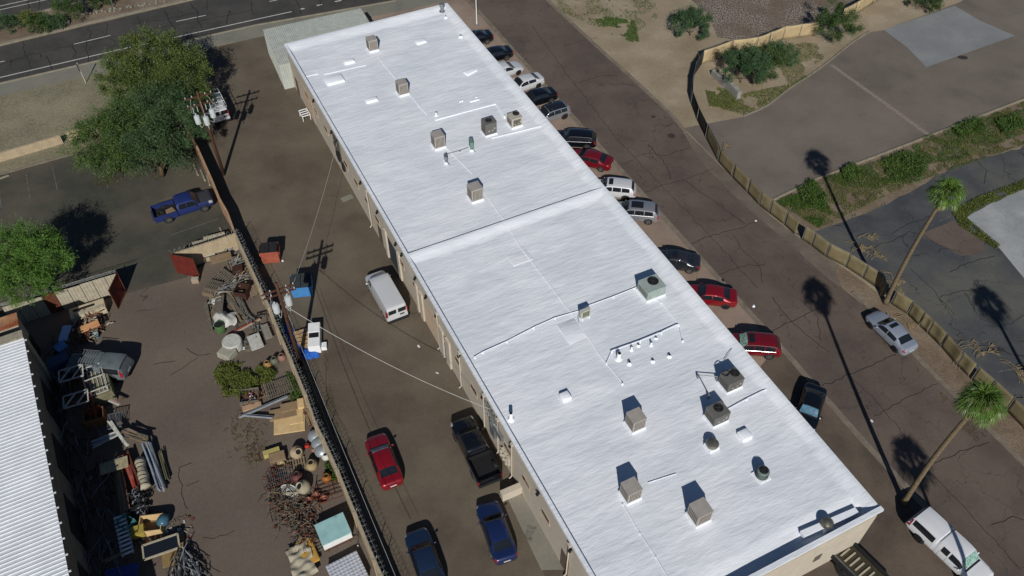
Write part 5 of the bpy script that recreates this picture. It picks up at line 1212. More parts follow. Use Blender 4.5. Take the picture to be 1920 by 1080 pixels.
# cream fence with leaves of gate
a, b_ = at(26, 611), at(236, 547)
hd = heading(a, b_); Lf = (b_ - a).length
t = thing('metal_panel_fence', 'cream metal panel fence with barbed wire below the bright green tree', 'fence', (a.x, a.y, 0), hd)
n = 9
for k in range(n):
    w = Lf / n; mb = MB(); x0 = k * w
    mb.grid(lambda x, z: (x0 + .02 + x * (w - .04), .012 * math.cos(x * 24) + .02 * math.sin(k * 3.1), z * 2.4 - (.0 if k > 5 else .04 * (k % 3))), np.linspace(0, 1, 28), [0.02, 1]); o = mb.build('fence_panel', M_cream if k != 3 else M_rust, t); sd_ = o.modifiers.new('t', 'SOLIDIFY'); sd_.thickness = .02
    MB().box((x0, .06, 1.25), (.07, .07, 2.5)).build('post', M_dkmetal, t)
mb = MB()
for z in (2.5, 2.62, 2.74): mb.tube([(0, .12, z), (Lf, .12, z)], .012, 4)
for k in range(60): mb.beam((k * Lf / 60, .12, 2.62), (k * Lf / 60 + .1, .14, 2.75), .015, .015)
mb.build('barbed_wire', M_wire, t)
def gate(label, p, q, h, m, z0=.08):
    p, q = at(*p), at(*q); L_ = (q - p).length; t = thing('gate', label, 'gate', (p.x, p.y, 0), heading(p, q))
    mb = MB(); mb.grid(lambda x, z: (x * L_, .012 * math.cos(x * L_ * 28), z0 + z * h), np.linspace(0, 1, 60), [0, 1]); o = mb.build('gate_panel', m, t); sd_ = o.modifiers.new('t', 'SOLIDIFY'); sd_.thickness = .02
    mb = MB(); mb.beam((0, .05, z0), (0, .05, z0 + h), .07, .07); mb.beam((L_, .05, z0), (L_, .05, z0 + h), .07, .07); mb.beam((0, .05, z0 + h), (L_, .05, z0 + h), .06, .06); mb.beam((0, .05, z0 + .05), (L_, .05, z0 + .05), .06, .06); mb.beam((0, .06, z0), (L_, .06, z0 + h), .05, .05); mb.build('gate_frame', M_rust, t)
gate('bright dark red sheet metal gate leaf facing the sun', (333, 513), (375, 522), 2.4, M_redmetal)
gate('shaded dark red gate leaf swung back by the cream fence', (236, 547), (221, 580), 2.4, M_redmetal)
nf = [at(319, 477, 2.2), at(365, 462, 2.2), at(400, 451, 2.2), at(441, 437, 2.2)]
t = wallrun('corner_fence', 'tan fence with wire on top closing the scrap yard corner beside the red gate', [(p.x, p.y) for p in nf], 2.2, .12, M_block)
mb = MB(); o0 = nf[0]; cp = []
for a, b_ in zip(nf[:-1], nf[1:]):
    L_ = (b_ - a).length
    for k in range(int(L_ / .03)): f = k * .03 / L_; ph = k * .03 / .45 * 6.283; c = a.lerp(b_, f) - o0; cp.append((c.x - .1 * math.cos(ph), c.y + .22 * math.cos(ph), 2.4 + .22 * math.sin(ph)))
mb.tube(cp, .013, 3); mb.build('razor_wire', M_wire, t)

# ================================================================== DUMPSTERS, CABINETS, TARP IN THE DRIVEWAY
def dumpster(label, fl, fr, h, dep, body, lid, rzoff=0):
    p, q = at(*fl), at(*fr); L_ = (q - p).length; t = thing('dumpster', label, 'dumpster', (p.x, p.y, 0), heading(p, q))
    mb = MB(); w = L_
    v = [(0, 0, .1), (w, 0, .1), (w, dep, .1), (0, dep, .1), (-.06, -.12, h), (w + .06, -.12, h), (w + .06, dep + .05, h + .15), (-.06, dep + .05, h + .15)]
    ids = [mb.P(x) for x in v]
    for f in ((0, 1, 5, 4), (1, 2, 6, 5), (2, 3, 7, 6), (3, 0, 4, 7), (3, 2, 1, 0)): mb.idx([ids[k] for k in f])
    mb.build('bin_body', body, t)
    mb = MB()
    for k in range(7): mb.beam(((k + .5) * w / 7, -.02, .2), ((k + .5) * w / 7, -.12, h - .05), .04, .03)
    mb.beam((-.06, -.13, h), (w + .06, -.13, h), .07, .07); mb.build('rib', body, t)
    for s_ in (0, 1):
        mb = MB(); x0, x1 = s_ * w / 2 + .02, (s_ + 1) * w / 2 - .02
        mb.grid(lambda x, y: (x0 + (x1 - x0) * x, -.15 + (dep + .2) * y, h + .05 + .15 * y + .025 * abs(math.sin(x * 15))), np.linspace(0, 1, 26), [0, 1]); mb.build('lid', lid, t)
    for s_ in (-.08, w + .08): MB().box((s_, dep * .5, h * .75), (.1, .9, .16)).build('fork_pocket', body, t)
dumpster('orange red dumpster standing by the yard wall', (494, 496), (526, 493), 1.55, 1.0, M_orange, M_dkmetal)
dumpster('light blue dumpster with a dark ribbed lid next to the utility pole', (551, 560), (587, 556), 1.4, 1.4, M_blue, mat('dark_lid', '2f3334', '262a2b', 3))
t = thing('white_cabinet', 'tall white steel cabinet lying open next to the blue tarp', 'cabinet', at(592, 640), R(-82)); MB().box((.0, 0, .48), (2.6, 1.0, .95)).build('carcass', M_white, t, bevel=.02); MB().box((.1, .0, .965), (.5, .82, .03)).build('opening', M_trimdk, t); MB().box((-.75, 0, .98), (1.0, .92, .03)).build('door', M_white, t)
t = thing('white_cabinet', 'small white L-shaped box next to the tall white cabinet', 'cabinet', at(598, 647), R(8)); MB().box((-.22, .22, .4), (.8, .8, .8)).build('carcass', M_white, t, bevel=.02); MB().box((.05, -.35, .2), (1.3, .6, .4)).build('shelf', M_white, t, bevel=.02)
mb = MB(); A_, B_ = at(535, 612), at(565, 668); d = B_ - A_
mb.grid(lambda x, y: tuple(A_.lerp(B_, x) + Vector((.75 * (y - .35), .35 * (y - .4), 0)) + Vector((0, 0, .12 + .42 * math.sin(math.pi * y) * (.7 + .3 * math.sin(x * 9)) + .07 * math.sin(x * 31 + y * 9)))), np.linspace(0, 1, 26), np.linspace(0, 1, 9))
tag(mb.build('tarp', M_tarp, smooth=True), 'long blue tarp heaped behind the brown utility pole', 'tarp')
for u, v, sx, lab in [(581, 662, .8, 'crumpled blue tarp end below the white cabinets'), (572, 626, .5, 'small piece of blue tarp beside the wooden pallet stack')]:
    c = at(u, v); mb = MB(); mb.grid(lambda x, y: (c.x + (x - .5) * sx * 2 + .1 * math.sin(y * 8), c.y + (y - .5) * sx * 1.7 + .1 * math.sin(x * 9), .05 + .25 * max(0, math.sin(x * 3.1)) * max(0, math.sin(y * 3.1)) + .10 * math.sin(x * 11 + y * 5) ** 2), np.linspace(0, 1, 12), np.linspace(0, 1, 12)); tag(mb.build('tarp', M_tarp, smooth=True), lab, 'tarp')
def pallet(u, v, deg, label, z0=0, m=None, L_=1.2, W_=1.0, tilt=0, n=7, group='wooden pallets in the scrap yard', stack=1):
    c = at(u, v, z0)
    t = thing('pallet', label, 'pallet', (c.x, c.y, z0), R(deg), group); t.rotation_euler = (R(tilt), 0, R(deg)); m = m or M_woodgrey
    for s_ in range(stack):
        z = s_ * .15; mb = MB()
        for k in range(n): mb.box(((k + .5) * L_ / n - L_ / 2, 0, z + .135), (L_ / n * .62, W_, .022))
        mb.build('deck_board', m, t)
        mb = MB()
        for y in (-.44, 0, .44): mb.box((0, y * W_, z + .07), (L_, .06, .10))
        mb.build('stringer', m, t)
    return t
pallet(570, 640, -65, 'pale stack of wooden pallets beside the pole and blue tarp', 0, M_wood2, 2.1, 1.15, 0, 5, stack=3)
pallet(421, 521, -38, 'grey wooden pallet leaning over others by the brown board', .25, M_woodgrey, 1.9, 1.3, 8, 8); pallet(401, 536, -15, 'grey wooden pallet on top of the pale pallet stack', .5, M_woodgrey, 1.35, 1.1, 0, 7)
pallet(398, 549, -12, 'pale pallet stack under the grey pallet', 0, M_wood, 1.3, 1.1, 0, 6, stack=3); pallet(403, 588, 85, 'slatted wooden pallet beside the grey work bench', .1, M_wood, 1.9, .7, 0, 12); pallet(556, 872, 18, 'wooden pallet between the clay pots', .05, M_wood, 1.4, 1.1, 0, 7)
pallet(597, 1018, -58, 'brown pallet at the corner of the pale blue freezer', .0, M_woodgrey, 1.5, 1.0, 0, 6); pallet(524, 728, 25, 'wide weathered skid by the grass mound', .15, M_woodgrey, 2.1, 1.7, 0, 12); pallet(497, 731, 25, 'flat weathered skid between the scrap box and the wide skid', .03, M_wood, 1.5, 1.5, 0, 9)
pallet(440, 497, 25, 'dark pallet leaning by the corner fence', .1, M_woodgrey, 1.4, 1.1, 12, 6); pallet(472, 508, 12, 'greyish pallet next to the yard wall corner', .05, M_wood, 1.3, 1.0, 0, 7)
def box(name, u, v, sz, deg, label, m, cat='box', z0=0, lid=None, open_=False, parts=True, group=None, tilt=0):
    c = at(u, v, z0); 
    if open_:
        t = thing(name, label, cat, (c.x, c.y, z0), R(deg), group); w = .05
        for s_ in (-1, 1):
            MB().box((s_ * (sz[0] / 2 - w / 2), 0, sz[2] / 2), (w, sz[1], sz[2])).build('side', m, t); MB().box((0, s_ * (sz[1] / 2 - w / 2), sz[2] / 2), (sz[0] - 2 * w - .004, w, sz[2] - .003)).build('side', m, t)
        MB().box((0, 0, .04), (sz[0] - .1, sz[1] - .1, .05)).build('bottom', M_board, t); return t
    mb = MB(); mb.box((0, 0, sz[2] / 2), sz); o = tag(mb.build(name, m, bevel=min(.02, sz[2] * .2)), label, cat, group); o.location = (c.x, c.y, z0); o.rotation_euler = (R(tilt), 0, R(deg))
    if lid:
        MB().box((0, 0, sz[2] + .012), (sz[0] * .96, sz[1] * .96, .02)).build('lid', lid, o)
    return o
box('board', 414, 484, (1.9, 1.0, .06), 22, 'brown board lying flat on frames near the corner fence', M_board, 'board', .9)
for u, v, deg, lab in [(392, 475, 22, 'white sheet in a steel frame, nearest the red gate'), (414, 467, 22, 'white sheet in a steel frame, right of the first')]:
    c = at(u, v, .7); t = thing('framed_panel', lab, 'panel', (c.x, c.y, .7), R(deg), 'framed white sheets in the yard corner'); MB().box((0, 0, 0), (1.0, .75, .03)).build('sheet', M_whitedk, t); mb = MB(); [mb.beam(a, b_, .05, .05) for a, b_ in [((-.55, -.42, 0), (.55, -.42, 0)), ((-.55, .42, 0), (.55, .42, 0)), ((-.55, -.42, 0), (-.55, .42, 0)), ((.55, -.42, 0), (.55, .42, 0))]]; mb.build('frame', M_dkmetal, t); [MB().beam((x, y, 0), (x, y, -.68), .05, .05).build('leg', M_dkmetal, t) for x in (-.5, .5) for y in (-.4, .4)]
for u, v, sz, deg, lab in [(385, 457, (2.2, .25, .5), 22, 'long cream beam leaning at the foot of the corner fence'), (404, 449, (2.0, .25, .6), 22, 'cream beam beside the first along the corner fence'), (386, 466, (2.0, .12, .3), 22, 'thin grey rail in front of the cream beams')]: box('beam', u, v, sz, deg, lab, M_cream, 'beam', .3)
box('crate', 368, 529, (.65, .4, .5), 5, 'small pale crate standing alone beside the red gate leaf', mat('pale_crate', '8b7c6c', '7c6e5f', 3), 'crate', lid=M_cream)
t = box('rusty_bin', 457, 553, (1.15, 1.2, .9), -10, 'rust brown open bin beside the yard wall', mat('dark_rust', '3b231a', '2a1812', 4, grain=.2), 'bin', open_=True)
t = thing('work_bench', 'grey weathered work bench among the timber piles', 'bench', at(415, 580), R(-82)); MB().box((0, 0, .8), (2.0, .75, .07)).build('bench_top', M_woodgrey, t); [MB().beam((x, y, 0), (x, y, .78), .08, .08).build('leg', M_woodgrey, t) for x in (-.9, .9) for y in (-.3, .3)]
def planks(a, b_, n, spread, label, m, w=.14, th=.05, zs=(.05, .4), name='plank', group=None, cat='plank', jit=.18, seed=1):
    rs = random.Random(seed); A_, B_ = at(*a), at(*b_); d = (B_ - A_); nn = Vector((-d.y, d.x, 0)).normalized(); g = group or ('planks ' + label.split(' ', 1)[-1])[:60]
    for k in range(n):
        o1, o2 = rs.uniform(-spread, spread), rs.uniform(-spread, spread) * .5; o2 += o1 * .7; e0, e1 = rs.uniform(0, jit), 1 - rs.uniform(0, jit)
        p = A_ + d * e0 + nn * o1; q = A_ + d * e1 + nn * o2; z0, z1 = rs.uniform(*zs), rs.uniform(*zs)
        mb = MB()
        if name in ('pipe', 'tube', 'pole'): mb.tube([(p.x, p.y, z0), (q.x, q.y, z1)], w / 2, 8)
        else: mb.beam((p.x, p.y, z0), (q.x, q.y, z1), w * rs.uniform(.8, 1.3), th)
        tag(mb.build(name, m[k % len(m)] if isinstance(m, list) else m), label, cat, g)
planks((421, 538), (463, 606), 9, .45, 'long grey timber in the pile beside the rusty bin', [M_woodgrey, M_wood, M_woodgrey], .16, .08, group='long timbers beside the rusty bin', seed=2)
planks((440, 545), (460, 600), 9, .4, 'thin dark bar in the bundle near the yard wall', [M_dkmetal, M_woodgrey, M_metal], .07, .06, group='thin bars near the yard wall', seed=3)
planks((387, 566), (402, 626), 6, .3, 'old timber along the left side of the work bench', M_woodgrey, .18, .08, group='timbers left of the work bench', seed=4)
planks((424, 635), (490, 602), 3, .22, 'long beam painted white and red across the yard', [mat('faded_red', '8d4a3c', '7a3d31', 3), M_whitedk, M_cream], .16, .1, (.12, .3), group='long painted beams', seed=5, jit=.05)
t = thing('oil_drum', 'green drum partly covered by a white cloth', 'drum', at(415, 620)); MB().lathe((0, 0, 0), [(.42, 0), (.44, .04), (.44, .85), (.41, .9), (.38, .82)], 18).build('drum_shell', mat('green_drum', '46603a', '38502f', 3), t, autosmooth=True); MB().lathe((0, 0, .84), [(.38, 0), (.38, .01)], 16).build('drum_top', M_dkmetal, t)
c = at(424, 604, 0); mb = MB(); mb.grid(lambda x, y: (c.x + (x - .5) * 1.9 + .15 * math.sin(y * 7), c.y + (y - .5) * 1.6 + .18 * math.sin(x * 8), .65 + .35 * math.sin(x * 3.1) * math.sin(y * 3.1) - .35 * ((x - .5) ** 2 + (y - .5) ** 2) * 2 + .06 * math.sin(x * 17 + y * 8)), np.linspace(0, 1, 16), np.linspace(0, 1, 16)); tag(mb.build('cloth', M_whitedk, smooth=True), 'ragged white cloth thrown over the green drum and timber', 'cloth')
c = at(404, 566, .5); mb = MB(); mb.blob((c.x, c.y, .6), (.35, .4, .25), jit=.12, seg=10); tag(mb.build('plastic_bag', M_whitedk, smooth=True), 'small white bag on the timber at the head of the bench', 'bag')
box('metal_plate', 479, 641, (1.05, 1.7, .06), -63 + 90, 'large pale grey plate lying below the long painted beams', M_whitedk, 'plate', .35); box('metal_plate', 500, 622, (.62, 1.7, .08), 27, 'narrow grey plate between the large plate and yard wall', mat('grey_plate', '77736a', '6a665e', 3), 'plate', .35)
t = thing('covered_table', 'round table under a dirty white cover beside the grass mound', 'table', at(434, 655), R(-25)); MB().lathe((-.05, .35, 0), [(.85, .0), (.82, .7), (.74, .78)], 24).build('cover', M_whitedk, t, autosmooth=True); MB().box((.15, -.65, .32), (1.35, 1.1, .66), taper=.93).build('skirt', mat('dirty_white', '8d8a7d', '7b786b', 3, grain=.1), t, bevel=.06)
t = thing('cable_reel', 'grey coil of cable next to the round covered table', 'coil', at(459, 648)); [MB().tube([(.45 * q * math.cos(a), .45 * q * math.sin(a), z) for a in np.linspace(0, 6.283, 21)], .04, 5, cap=False).build('cable_loop', M_metal, t) for q, z in ((1, .05), (.85, .12), (1.1, .1), (.7, .18))]
t = thing('saw_horse', 'dark trestle holding the end of the painted beams', 'trestle', at(491, 600), R(20)); MB().beam((-.6, 0, .7), (.6, 0, .7), .1, .1).build('top_bar', M_dkmetal, t); [MB().beam((x, 0, .7), (x + .1 * s_, .35 * s_, 0), .06, .06).build('leg', M_dkmetal, t) for x in (-.5, .5) for s_ in (-1, 1)]
JAR = [(.20, 0), (.36, .18), (.40, .38), (.34, .58), (.20, .68), (.22, .76), (.17, .76), (.15, .6)]
def jar(u, v, s, m, label, tilt=None, openw=False, cat='pot', z0=0):
    t = thing('clay_jar', label, cat, at(u, v), 0, 'clay pots and jars in the scrap yard')
    s *= .84; pr = [(r * s / .4, z * s / .4) for r, z in (JAR if not openw else [(.22, 0), (.34, .2), (.40, .42), (.42, .46), (.36, .44), (.28, .2), (.1, .08)])]
    MB().lathe((0, 0, .02 + (.1 * s if tilt else 0)), pr, 20, tilt=tilt).build('vessel', m, t, smooth=True)
    if not openw:
        ob = MB().lathe((0, 0, .02), [(.14 * s / .4, .73 * s / .4), (.14 * s / .4, .74 * s / .4)], 14, tilt=tilt).build('mouth', M_black, t)
    return t
J = lambda n, a, b_: mat(n, a, b_, 4, rough=.45, grain=.06)
jar(503, 688, .42, J('ochre_glaze', '8f6f43', '7a5d38'), 'ochre jar, left of the three by the grass mound'); jar(516, 681, .44, J('grey_green_glaze', '5a5d50', '4a4e43'), 'grey green jar, middle of the three by the grass mound'); jar(530, 675, .44, J('pinkish_clay', '7c5f52', '6b5045'), 'pinkish jar, right of the three nearest the yard wall')
jar(553, 850, .62, J('tan_clay', '9c8c72', '857560'), 'wide tan jar leaning above the wooden pallet', (R(25), R(30))); jar(586, 878, .55, J('sand_clay', '8a7b5d', '766949'), 'sand coloured jar with a dark mouth, right of the pallet'); jar(559, 899, .52, J('maroon_glaze', '5d3a38', '46292a'), 'maroon glazed jar left of the large grey one'); jar(577, 916, .66, J('grey_tan_glaze', '8d8671', '79735f'), 'largest jar, grey tan, lying tilted', (R(20), R(-25)))
jar(614, 901, .45, J('amber_glaze', '8c5a2c', '724520'), 'amber glazed jar beside the yellow green weeds'); jar(579, 943, .36, J('red_clay', '7a4838', '653a2d'), 'open red clay pot, left of the three', openw=True); jar(594, 934, .38, J('red_clay', '7a4838', '653a2d'), 'open red clay pot, upper of the three', openw=True); jar(608, 940, .40, J('red_clay', '7a4838', '653a2d'), 'open red clay pot, right of the three', openw=True); jar(528, 876, .40, J('sand_clay', '8a7b5d', '766949'), 'low sand coloured bowl beside the brown table', openw=True); jar(577, 839, .26, J('bright_red_glaze', '9c2f26', '7d231c'), 'small bright red pot near the silver domes')
jar(590, 846, .3, J('pinkish_clay', '7c5f52', '6b5045'), 'small pinkish pot under the silver domes'); jar(612, 860, .40, J('white_glaze', 'b5b5ae', '98988f'), 'white glazed jar at the yard wall below the silver domes')
for k, (u, v) in enumerate([(587, 813), (594, 827), (600, 841)]):
    t = thing('metal_dome', ['upper', 'middle', 'lower'][k] + ' silver dome of the three stacked along the yard wall', 'dome', at(u, v, .9).xy.to_3d() + Vector((0, 0, .55)), 0, 'silver domes by the yard wall'); t.rotation_euler = (R(18), R(-12), 0)
    MB().lathe((0, 0, 0), [(.50, 0), (.50, .03), (.46, .10), (.32, .2), (.12, .26), (.03, .27)], 24).build('shell', mat('dull_silver', '9aa0a2', '858b8d', 2, rough=.35, metal=.5), t, autosmooth=True); MB().tube([(0, 0, 0), (0, 0, -.5)], .05, 6).build('stand', M_metal, t)
box('cooler_box', 511, 852, (1.25, .45, .5), 22, 'pale yellow long box standing on edge by the clay pots', mat('pale_yellow', '9e9159', '8b7f4c', 2), 'box'); box('side_table', 522, 863, (1.2, .8, .55), 20, 'low brown table below the pale yellow box', M_board, 'table', lid=M_cardbr)
t = thing('wire_rack', 'rusty wire rack left of the maroon jar', 'rack', at(529, 897), R(20))
mb = MB()
for k in range(12): mb.beam((-.8 + k * .145, -.7, .45), (-.8 + k * .145, .7, .45), .03, .03)
mb.build('rack_wire', M_metal, t); mb = MB(); [mb.beam((-.85, y, .42), (.85, y, .42), .05, .05) for y in (-.7, -.2, .3, .7)]; mb.build('rack_frame', M_rust, t); [MB().beam((x, y, 0), (x, y, .42), .05, .05).build('leg', M_rust, t) for x in (-.8, .8) for y in (-.65, .65)]
t = thing('coil_basin', 'pale oval basin filled with coils of hose', 'basin', at(543, 927), R(-35)); MB().lathe((0, 0, 0), [(.5, 0), (.62, .3), (.66, .34), (.58, .3), (.45, .12)], 22).build('basin_shell', M_whitedk, t, autosmooth=True); t.scale = (1.25, .9, 1)
mb = MB(); mb.tube([((.5 - .012 * k) * math.cos(k * .55), (.5 - .012 * k) * math.sin(k * .55), .28 + .004 * k) for k in range(34)], .05, 6); mb.build('hose', M_whitedk, t, smooth=True); MB().beam((-.2, -.4, .42), (.5, .35, .42), .14, .06).build('board', M_cream, t)
t = thing('bed_frame', 'rusty steel frame standing by the wall beyond the red pots', 'frame', at(622, 928), R(22)); mb = MB()
for k in range(5): mb.beam((-1.1, -.7 + k * .35, .6), (1.1, -.7 + k * .35, .6), .04, .04)
[mb.beam((x, -.7, .6), (x, .7, .6), .05, .05) for x in (-1.1, 0, 1.1)]; mb.build('frame_bar', M_rust, t); [MB().beam((x, y, 0), (x, y, 1.0), .05, .05).build('leg', M_rust, t) for x in (-1.1, 1.1) for y in (-.7, .7)]
t = thing('chest_freezer', 'pale blue topped white chest freezer by the yard wall', 'freezer', at(628, 1003), R(28)); MB().box((0, 0, .5), (2.1, 1.75, .8)).build('cabinet', M_white, t, bevel=.04); MB().box((0, 0, .94), (2.16, 1.8, .08)).build('lid', mat('pale_teal', '86a9a8', '789a9a', 1.2, stain=('6d8888', 1.5, .6)), t, bevel=.03); [MB().beam((x, -1.0, 0), (x, -1.0, .3), .06, .06).build('leg', M_rust, t) for x in (-.8, .8)]; MB().beam((-1.1, -1.02, .28), (1.2, -1.02, .28), .05, .05).build('rail', M_rust, t)
c = at(651, 1072, .6); t = thing('quilted_cover', 'white quilted mattress at the lower photo edge by the yard wall', 'mattress', (c.x, c.y, 0), R(30)); mb = MB(); mb.grid(lambda x, y: ((x - .5) * 2.3, (y - .5) * 2.2, .62 + .05 * abs(math.sin(x * 28)) * abs(math.sin(y * 28))), np.linspace(0, 1, 56), np.linspace(0, 1, 56)); mb.build('quilt', mat('quilt_white', '9ea0a6', '90929a', 2), t, smooth=True); MB().box((0, 0, .32), (2.25, 2.15, .6)).build('mattress_base', M_trimdk, t, bevel=.05)
c = at(577, 1045); t = thing('yellow_boat', 'yellow board under a crumpled cream canvas at the lower photo edge', 'board', (c.x, c.y, 0), R(-60)); MB().box((-.2, .15, .35), (2.0, 1.1, .12)).build('board', mat('mustard', 'a8823a', '936f2f', 2), t, bevel=.05); mb = MB(); mb.grid(lambda x, y: ((x - .4) * 2.6, (y - .8) * 1.6 + .1 * math.sin(x * 6), .45 + .12 * math.sin(x * 12) * math.cos(y * 9) + .05 * math.sin(x * 30)), np.linspace(0, 1, 24), np.linspace(0, 1, 18)); mb.build('canvas', M_cream, t, smooth=True)
for u, v, sz, deg, lab, m in [(543, 796, (2.4, 1.6, .10), 10, 'largest cardboard sheet, printed side up', M_card), (556, 782, (1.1, 1.4, .16), 12, 'pale cardboard box lying on the large sheet', M_card), (531, 777, (2.1, 1.0, .22), 14, 'brown flattened carton left of the pale ones', M_cardbr), (551, 764, (2.0, .8, .3), 16, 'brown flattened carton at the top of the heap', M_cardbr), (565, 760, (.5, .9, .36), 14, 'small upright cardboard box by the yard wall', M_card)]:
    box('cardboard_sheet', u, v, sz, deg, lab, m, 'cardboard', .04, group='flattened cardboard boxes')
planks((578, 768), (590, 800), 5, .4, 'reddish brown board between cardboard and yard wall', [M_board, M_rust], .2, .06, (.1, .4), group='boards by the cardboard', seed=8)
for a, b_, lab in [((448, 780), (540, 744), 'long pale grey steel channel, upper arm of the V'), ((455, 776), (512, 784), 'shorter pale grey steel channel, lower arm of the V')]:
    A_, B_ = at(*a, .4), at(*b_, .4); mb = MB(); mb.beam((A_.x, A_.y, .25), (B_.x, B_.y, .5), .26, .06); mb.beam((A_.x, A_.y - .1, .32), (B_.x, B_.y - .1, .57), .04, .16); tag(mb.build('steel_channel', mat('channel_grey', '83888c', '73787c', 3, metal=.2)), lab, 'steel channel', 'steel channels')
t = box('scrap_box', 470, 748, (1.5, 1.3, .6), 10, 'open box of rusty scrap on the grass mound edge', M_woodgrey, 'box', open_=True)
box('board', 473, 764, (1.5, .5, .2), 20, 'pinkish board below the open box of scrap', mat('pink_board', '9c8168', '8b715a', 3), 'board', .1)
M_dullst = mat('dull_steel', '62666a', '54575b', 4, rough=.6); M_dullst2 = mat('pale_dull_steel', '86898b', '75787a', 4, rough=.6)
def tangle(name, pts, n, r, m, label, cat='scrap', hmax=.6, seed=1, rad=.014, chunk=0, dirn=None, wob=.9):
    rs = random.Random(seed); mb = MB()
    for k in range(n):
        u, v, q = rs.choice(pts); c = at(u, v); x = c.x + rs.gauss(0, q * .5); y = c.y + rs.gauss(0, q * .5); z = rs.uniform(.02, hmax); a = rs.uniform(0, 6.28) if dirn is None else R(dirn) + rs.gauss(0, .35); L_ = rs.uniform(.25, r)
        if chunk and k % chunk == 0: mb.box((x, y, z * .7), (rs.uniform(.1, .35), rs.uniform(.08, .25), rs.uniform(.03, .15)), a, mi=rs.randrange(len(m)), rx=rs.uniform(-.5, .5)); continue
        P_ = [(x, y, z)]
        for j in range(3): a += rs.uniform(-wob, wob); P_.append((P_[-1][0] + math.cos(a) * L_ / 3, P_[-1][1] + math.sin(a) * L_ / 3, max(.02, P_[-1][2] + rs.uniform(-.15, .15))))
        mb.tube(P_, rad * rs.uniform(.7, 2.2), 4, mi=rs.randrange(len(m)))
    return tag(mb.build(name, m), label, cat, kind='stuff')
tangle('scrap_metal', [(535, 960, 1.1), (555, 975, 1.2), (570, 955, 1.0), (545, 940, .8), (570, 995, 1.0), (590, 1005, .7), (520, 935, .7), (575, 1025, .6)], 620, 1.0, [M_rust, M_woodgrey, M_dkmetal, M_wood], 'tangle of rusty rods and scrap below the clay pots', seed=3, chunk=4)
tangle('scrap_metal_pile', [(470, 746, .5), (480, 750, .4)], 90, .6, [M_rust, M_metal, mat('red_clay', '7a4838')], 'rusty scrap filling the open box', hmax=.7, seed=4, chunk=3)
tangle('wire_scrap', [(515, 905, .6), (520, 890, .5), (545, 905, .5)], 160, .7, [M_rust, M_dkmetal], 'rusty wire between the racks', hmax=.5, seed=5, chunk=5)
for k, (a, b_) in enumerate([((662, 965), (690, 1012)), ((668, 985), (695, 1045)), ((660, 955), (680, 975)), ((690, 1030), (700, 1060)), ((672, 1000), (676, 1040)), ((650, 940), (662, 962))]):
    A_, B_ = at(*a), at(*b_); mb = MB(); mb.tube([(A_.x, A_.y, .1), (B_.x, B_.y, 1.4)], .05, 6); tag(mb.build('pole', M_metal), 'grey pole leaning against the yard wall beside the freezer', 'pole', 'poles leaning on the yard wall')

# ------------------------------------------------------------------ west side of the scrap yard, partly in the building's shade
t = thing('wall_cabinet', 'long cream cabinet frame lying with an open slot', 'cabinet', at(170, 590), R(27)); MB().box((0, 0, .5), (2.9, 1.25, .7)).build('carcass', mat('cream_cabinet', 'a89c85', '93876f', 2, grain=.06), t, bevel=.03); MB().box((-.25, .2, .86), (1.8, .26, .02)).build('slot', M_black, t); MB().box((.1, -.3, .875), (2.4, .35, .05)).build('shelf', M_cream, t)
box('orange_board', 166, 613, (1.75, .75, .06), 33, 'light orange board on top of the rubble heap', mat('orange_board', 'b98a60', 'a67950', 2), 'board', 1.0)
tangle('rubble_heap', [(165, 612, .9), (175, 620, .8), (160, 632, .7), (178, 605, .8)], 420, .8, [M_rust, M_wood, M_cream, M_woodgrey, mat('red_clay', '7a4838')], 'heap of timber and rubble under the orange board', hmax=.9, seed=6, rad=.03, chunk=2)
t = thing('bucket', 'pale blue bucket beside the rubble heap', 'bucket', at(182, 633)); MB().lathe((0, 0, 0), [(.2, 0), (.27, .5), (.24, .5), (.2, .1)], 16).build('pail', mat('pale_blue', '7d9298', '6d8288', 3), t, autosmooth=True); MB().tube([(-.26, 0, .5), (0, .1, .6), (.26, 0, .5)], .012, 5).build('handle', M_metal, t)
box('blue_board', 122, 625, (.75, 1.7, .05), 5, 'light blue board in the deep shade near the cream fence', mat('shade_blue', '8aa2c4', '7d95b8', 3), 'board', .6); box('blue_crate', 120, 660, (1.0, .9, .8), -35, 'blue crate in the shade in front of the old truck', mat('crate_blue', '45597f', '4c6f a2'.replace(' ', ''), 3), 'crate', open_=False, lid=M_blue)
box('grey_locker', 118, 690, (1.6, 1.0, 1.2), 35, 'bluish metal locker in the shade beside the white roofed building', mat('locker_blue', '39475f', '313e54', 3), 'locker')
car('topper', 'old weathered grey pickup with a roof rack and grey bed cover', 'pickup truck', P_oldgrey, tail=(238, 684), head=(160, 677), z=1.4, L=5.2, W=1.95, rimm=M_rimdk)
ot = [o for o in bpy.data.objects if o.get('label', '').startswith('old weathered')][0]
mb = MB()
for k in range(6): mb.beam((1.05 - k * .22, .1, 1.93), (1.05 - k * .22, .72, 1.93), .05, .03); mb.beam((1.05 - k * .22, -.72, 1.93), (1.05 - k * .22, -.25, 1.93), .05, .03)
[mb.beam((1.2, y, 1.95), (-.3, y, 1.95), .03, .03) for y in (-.72, .72)]
mb.build('roof_rack', M_metal, ot)
def framebox(name, label, c, deg, fr, m, cat, w=.06, z0=0, group=None):
    t = thing(name, label, cat, (at(*c, z0).x, at(*c, z0).y, z0), R(deg), group)
    for a, b_ in fr: MB().beam(a, b_, w, w).build('bar', m, t)
    return t
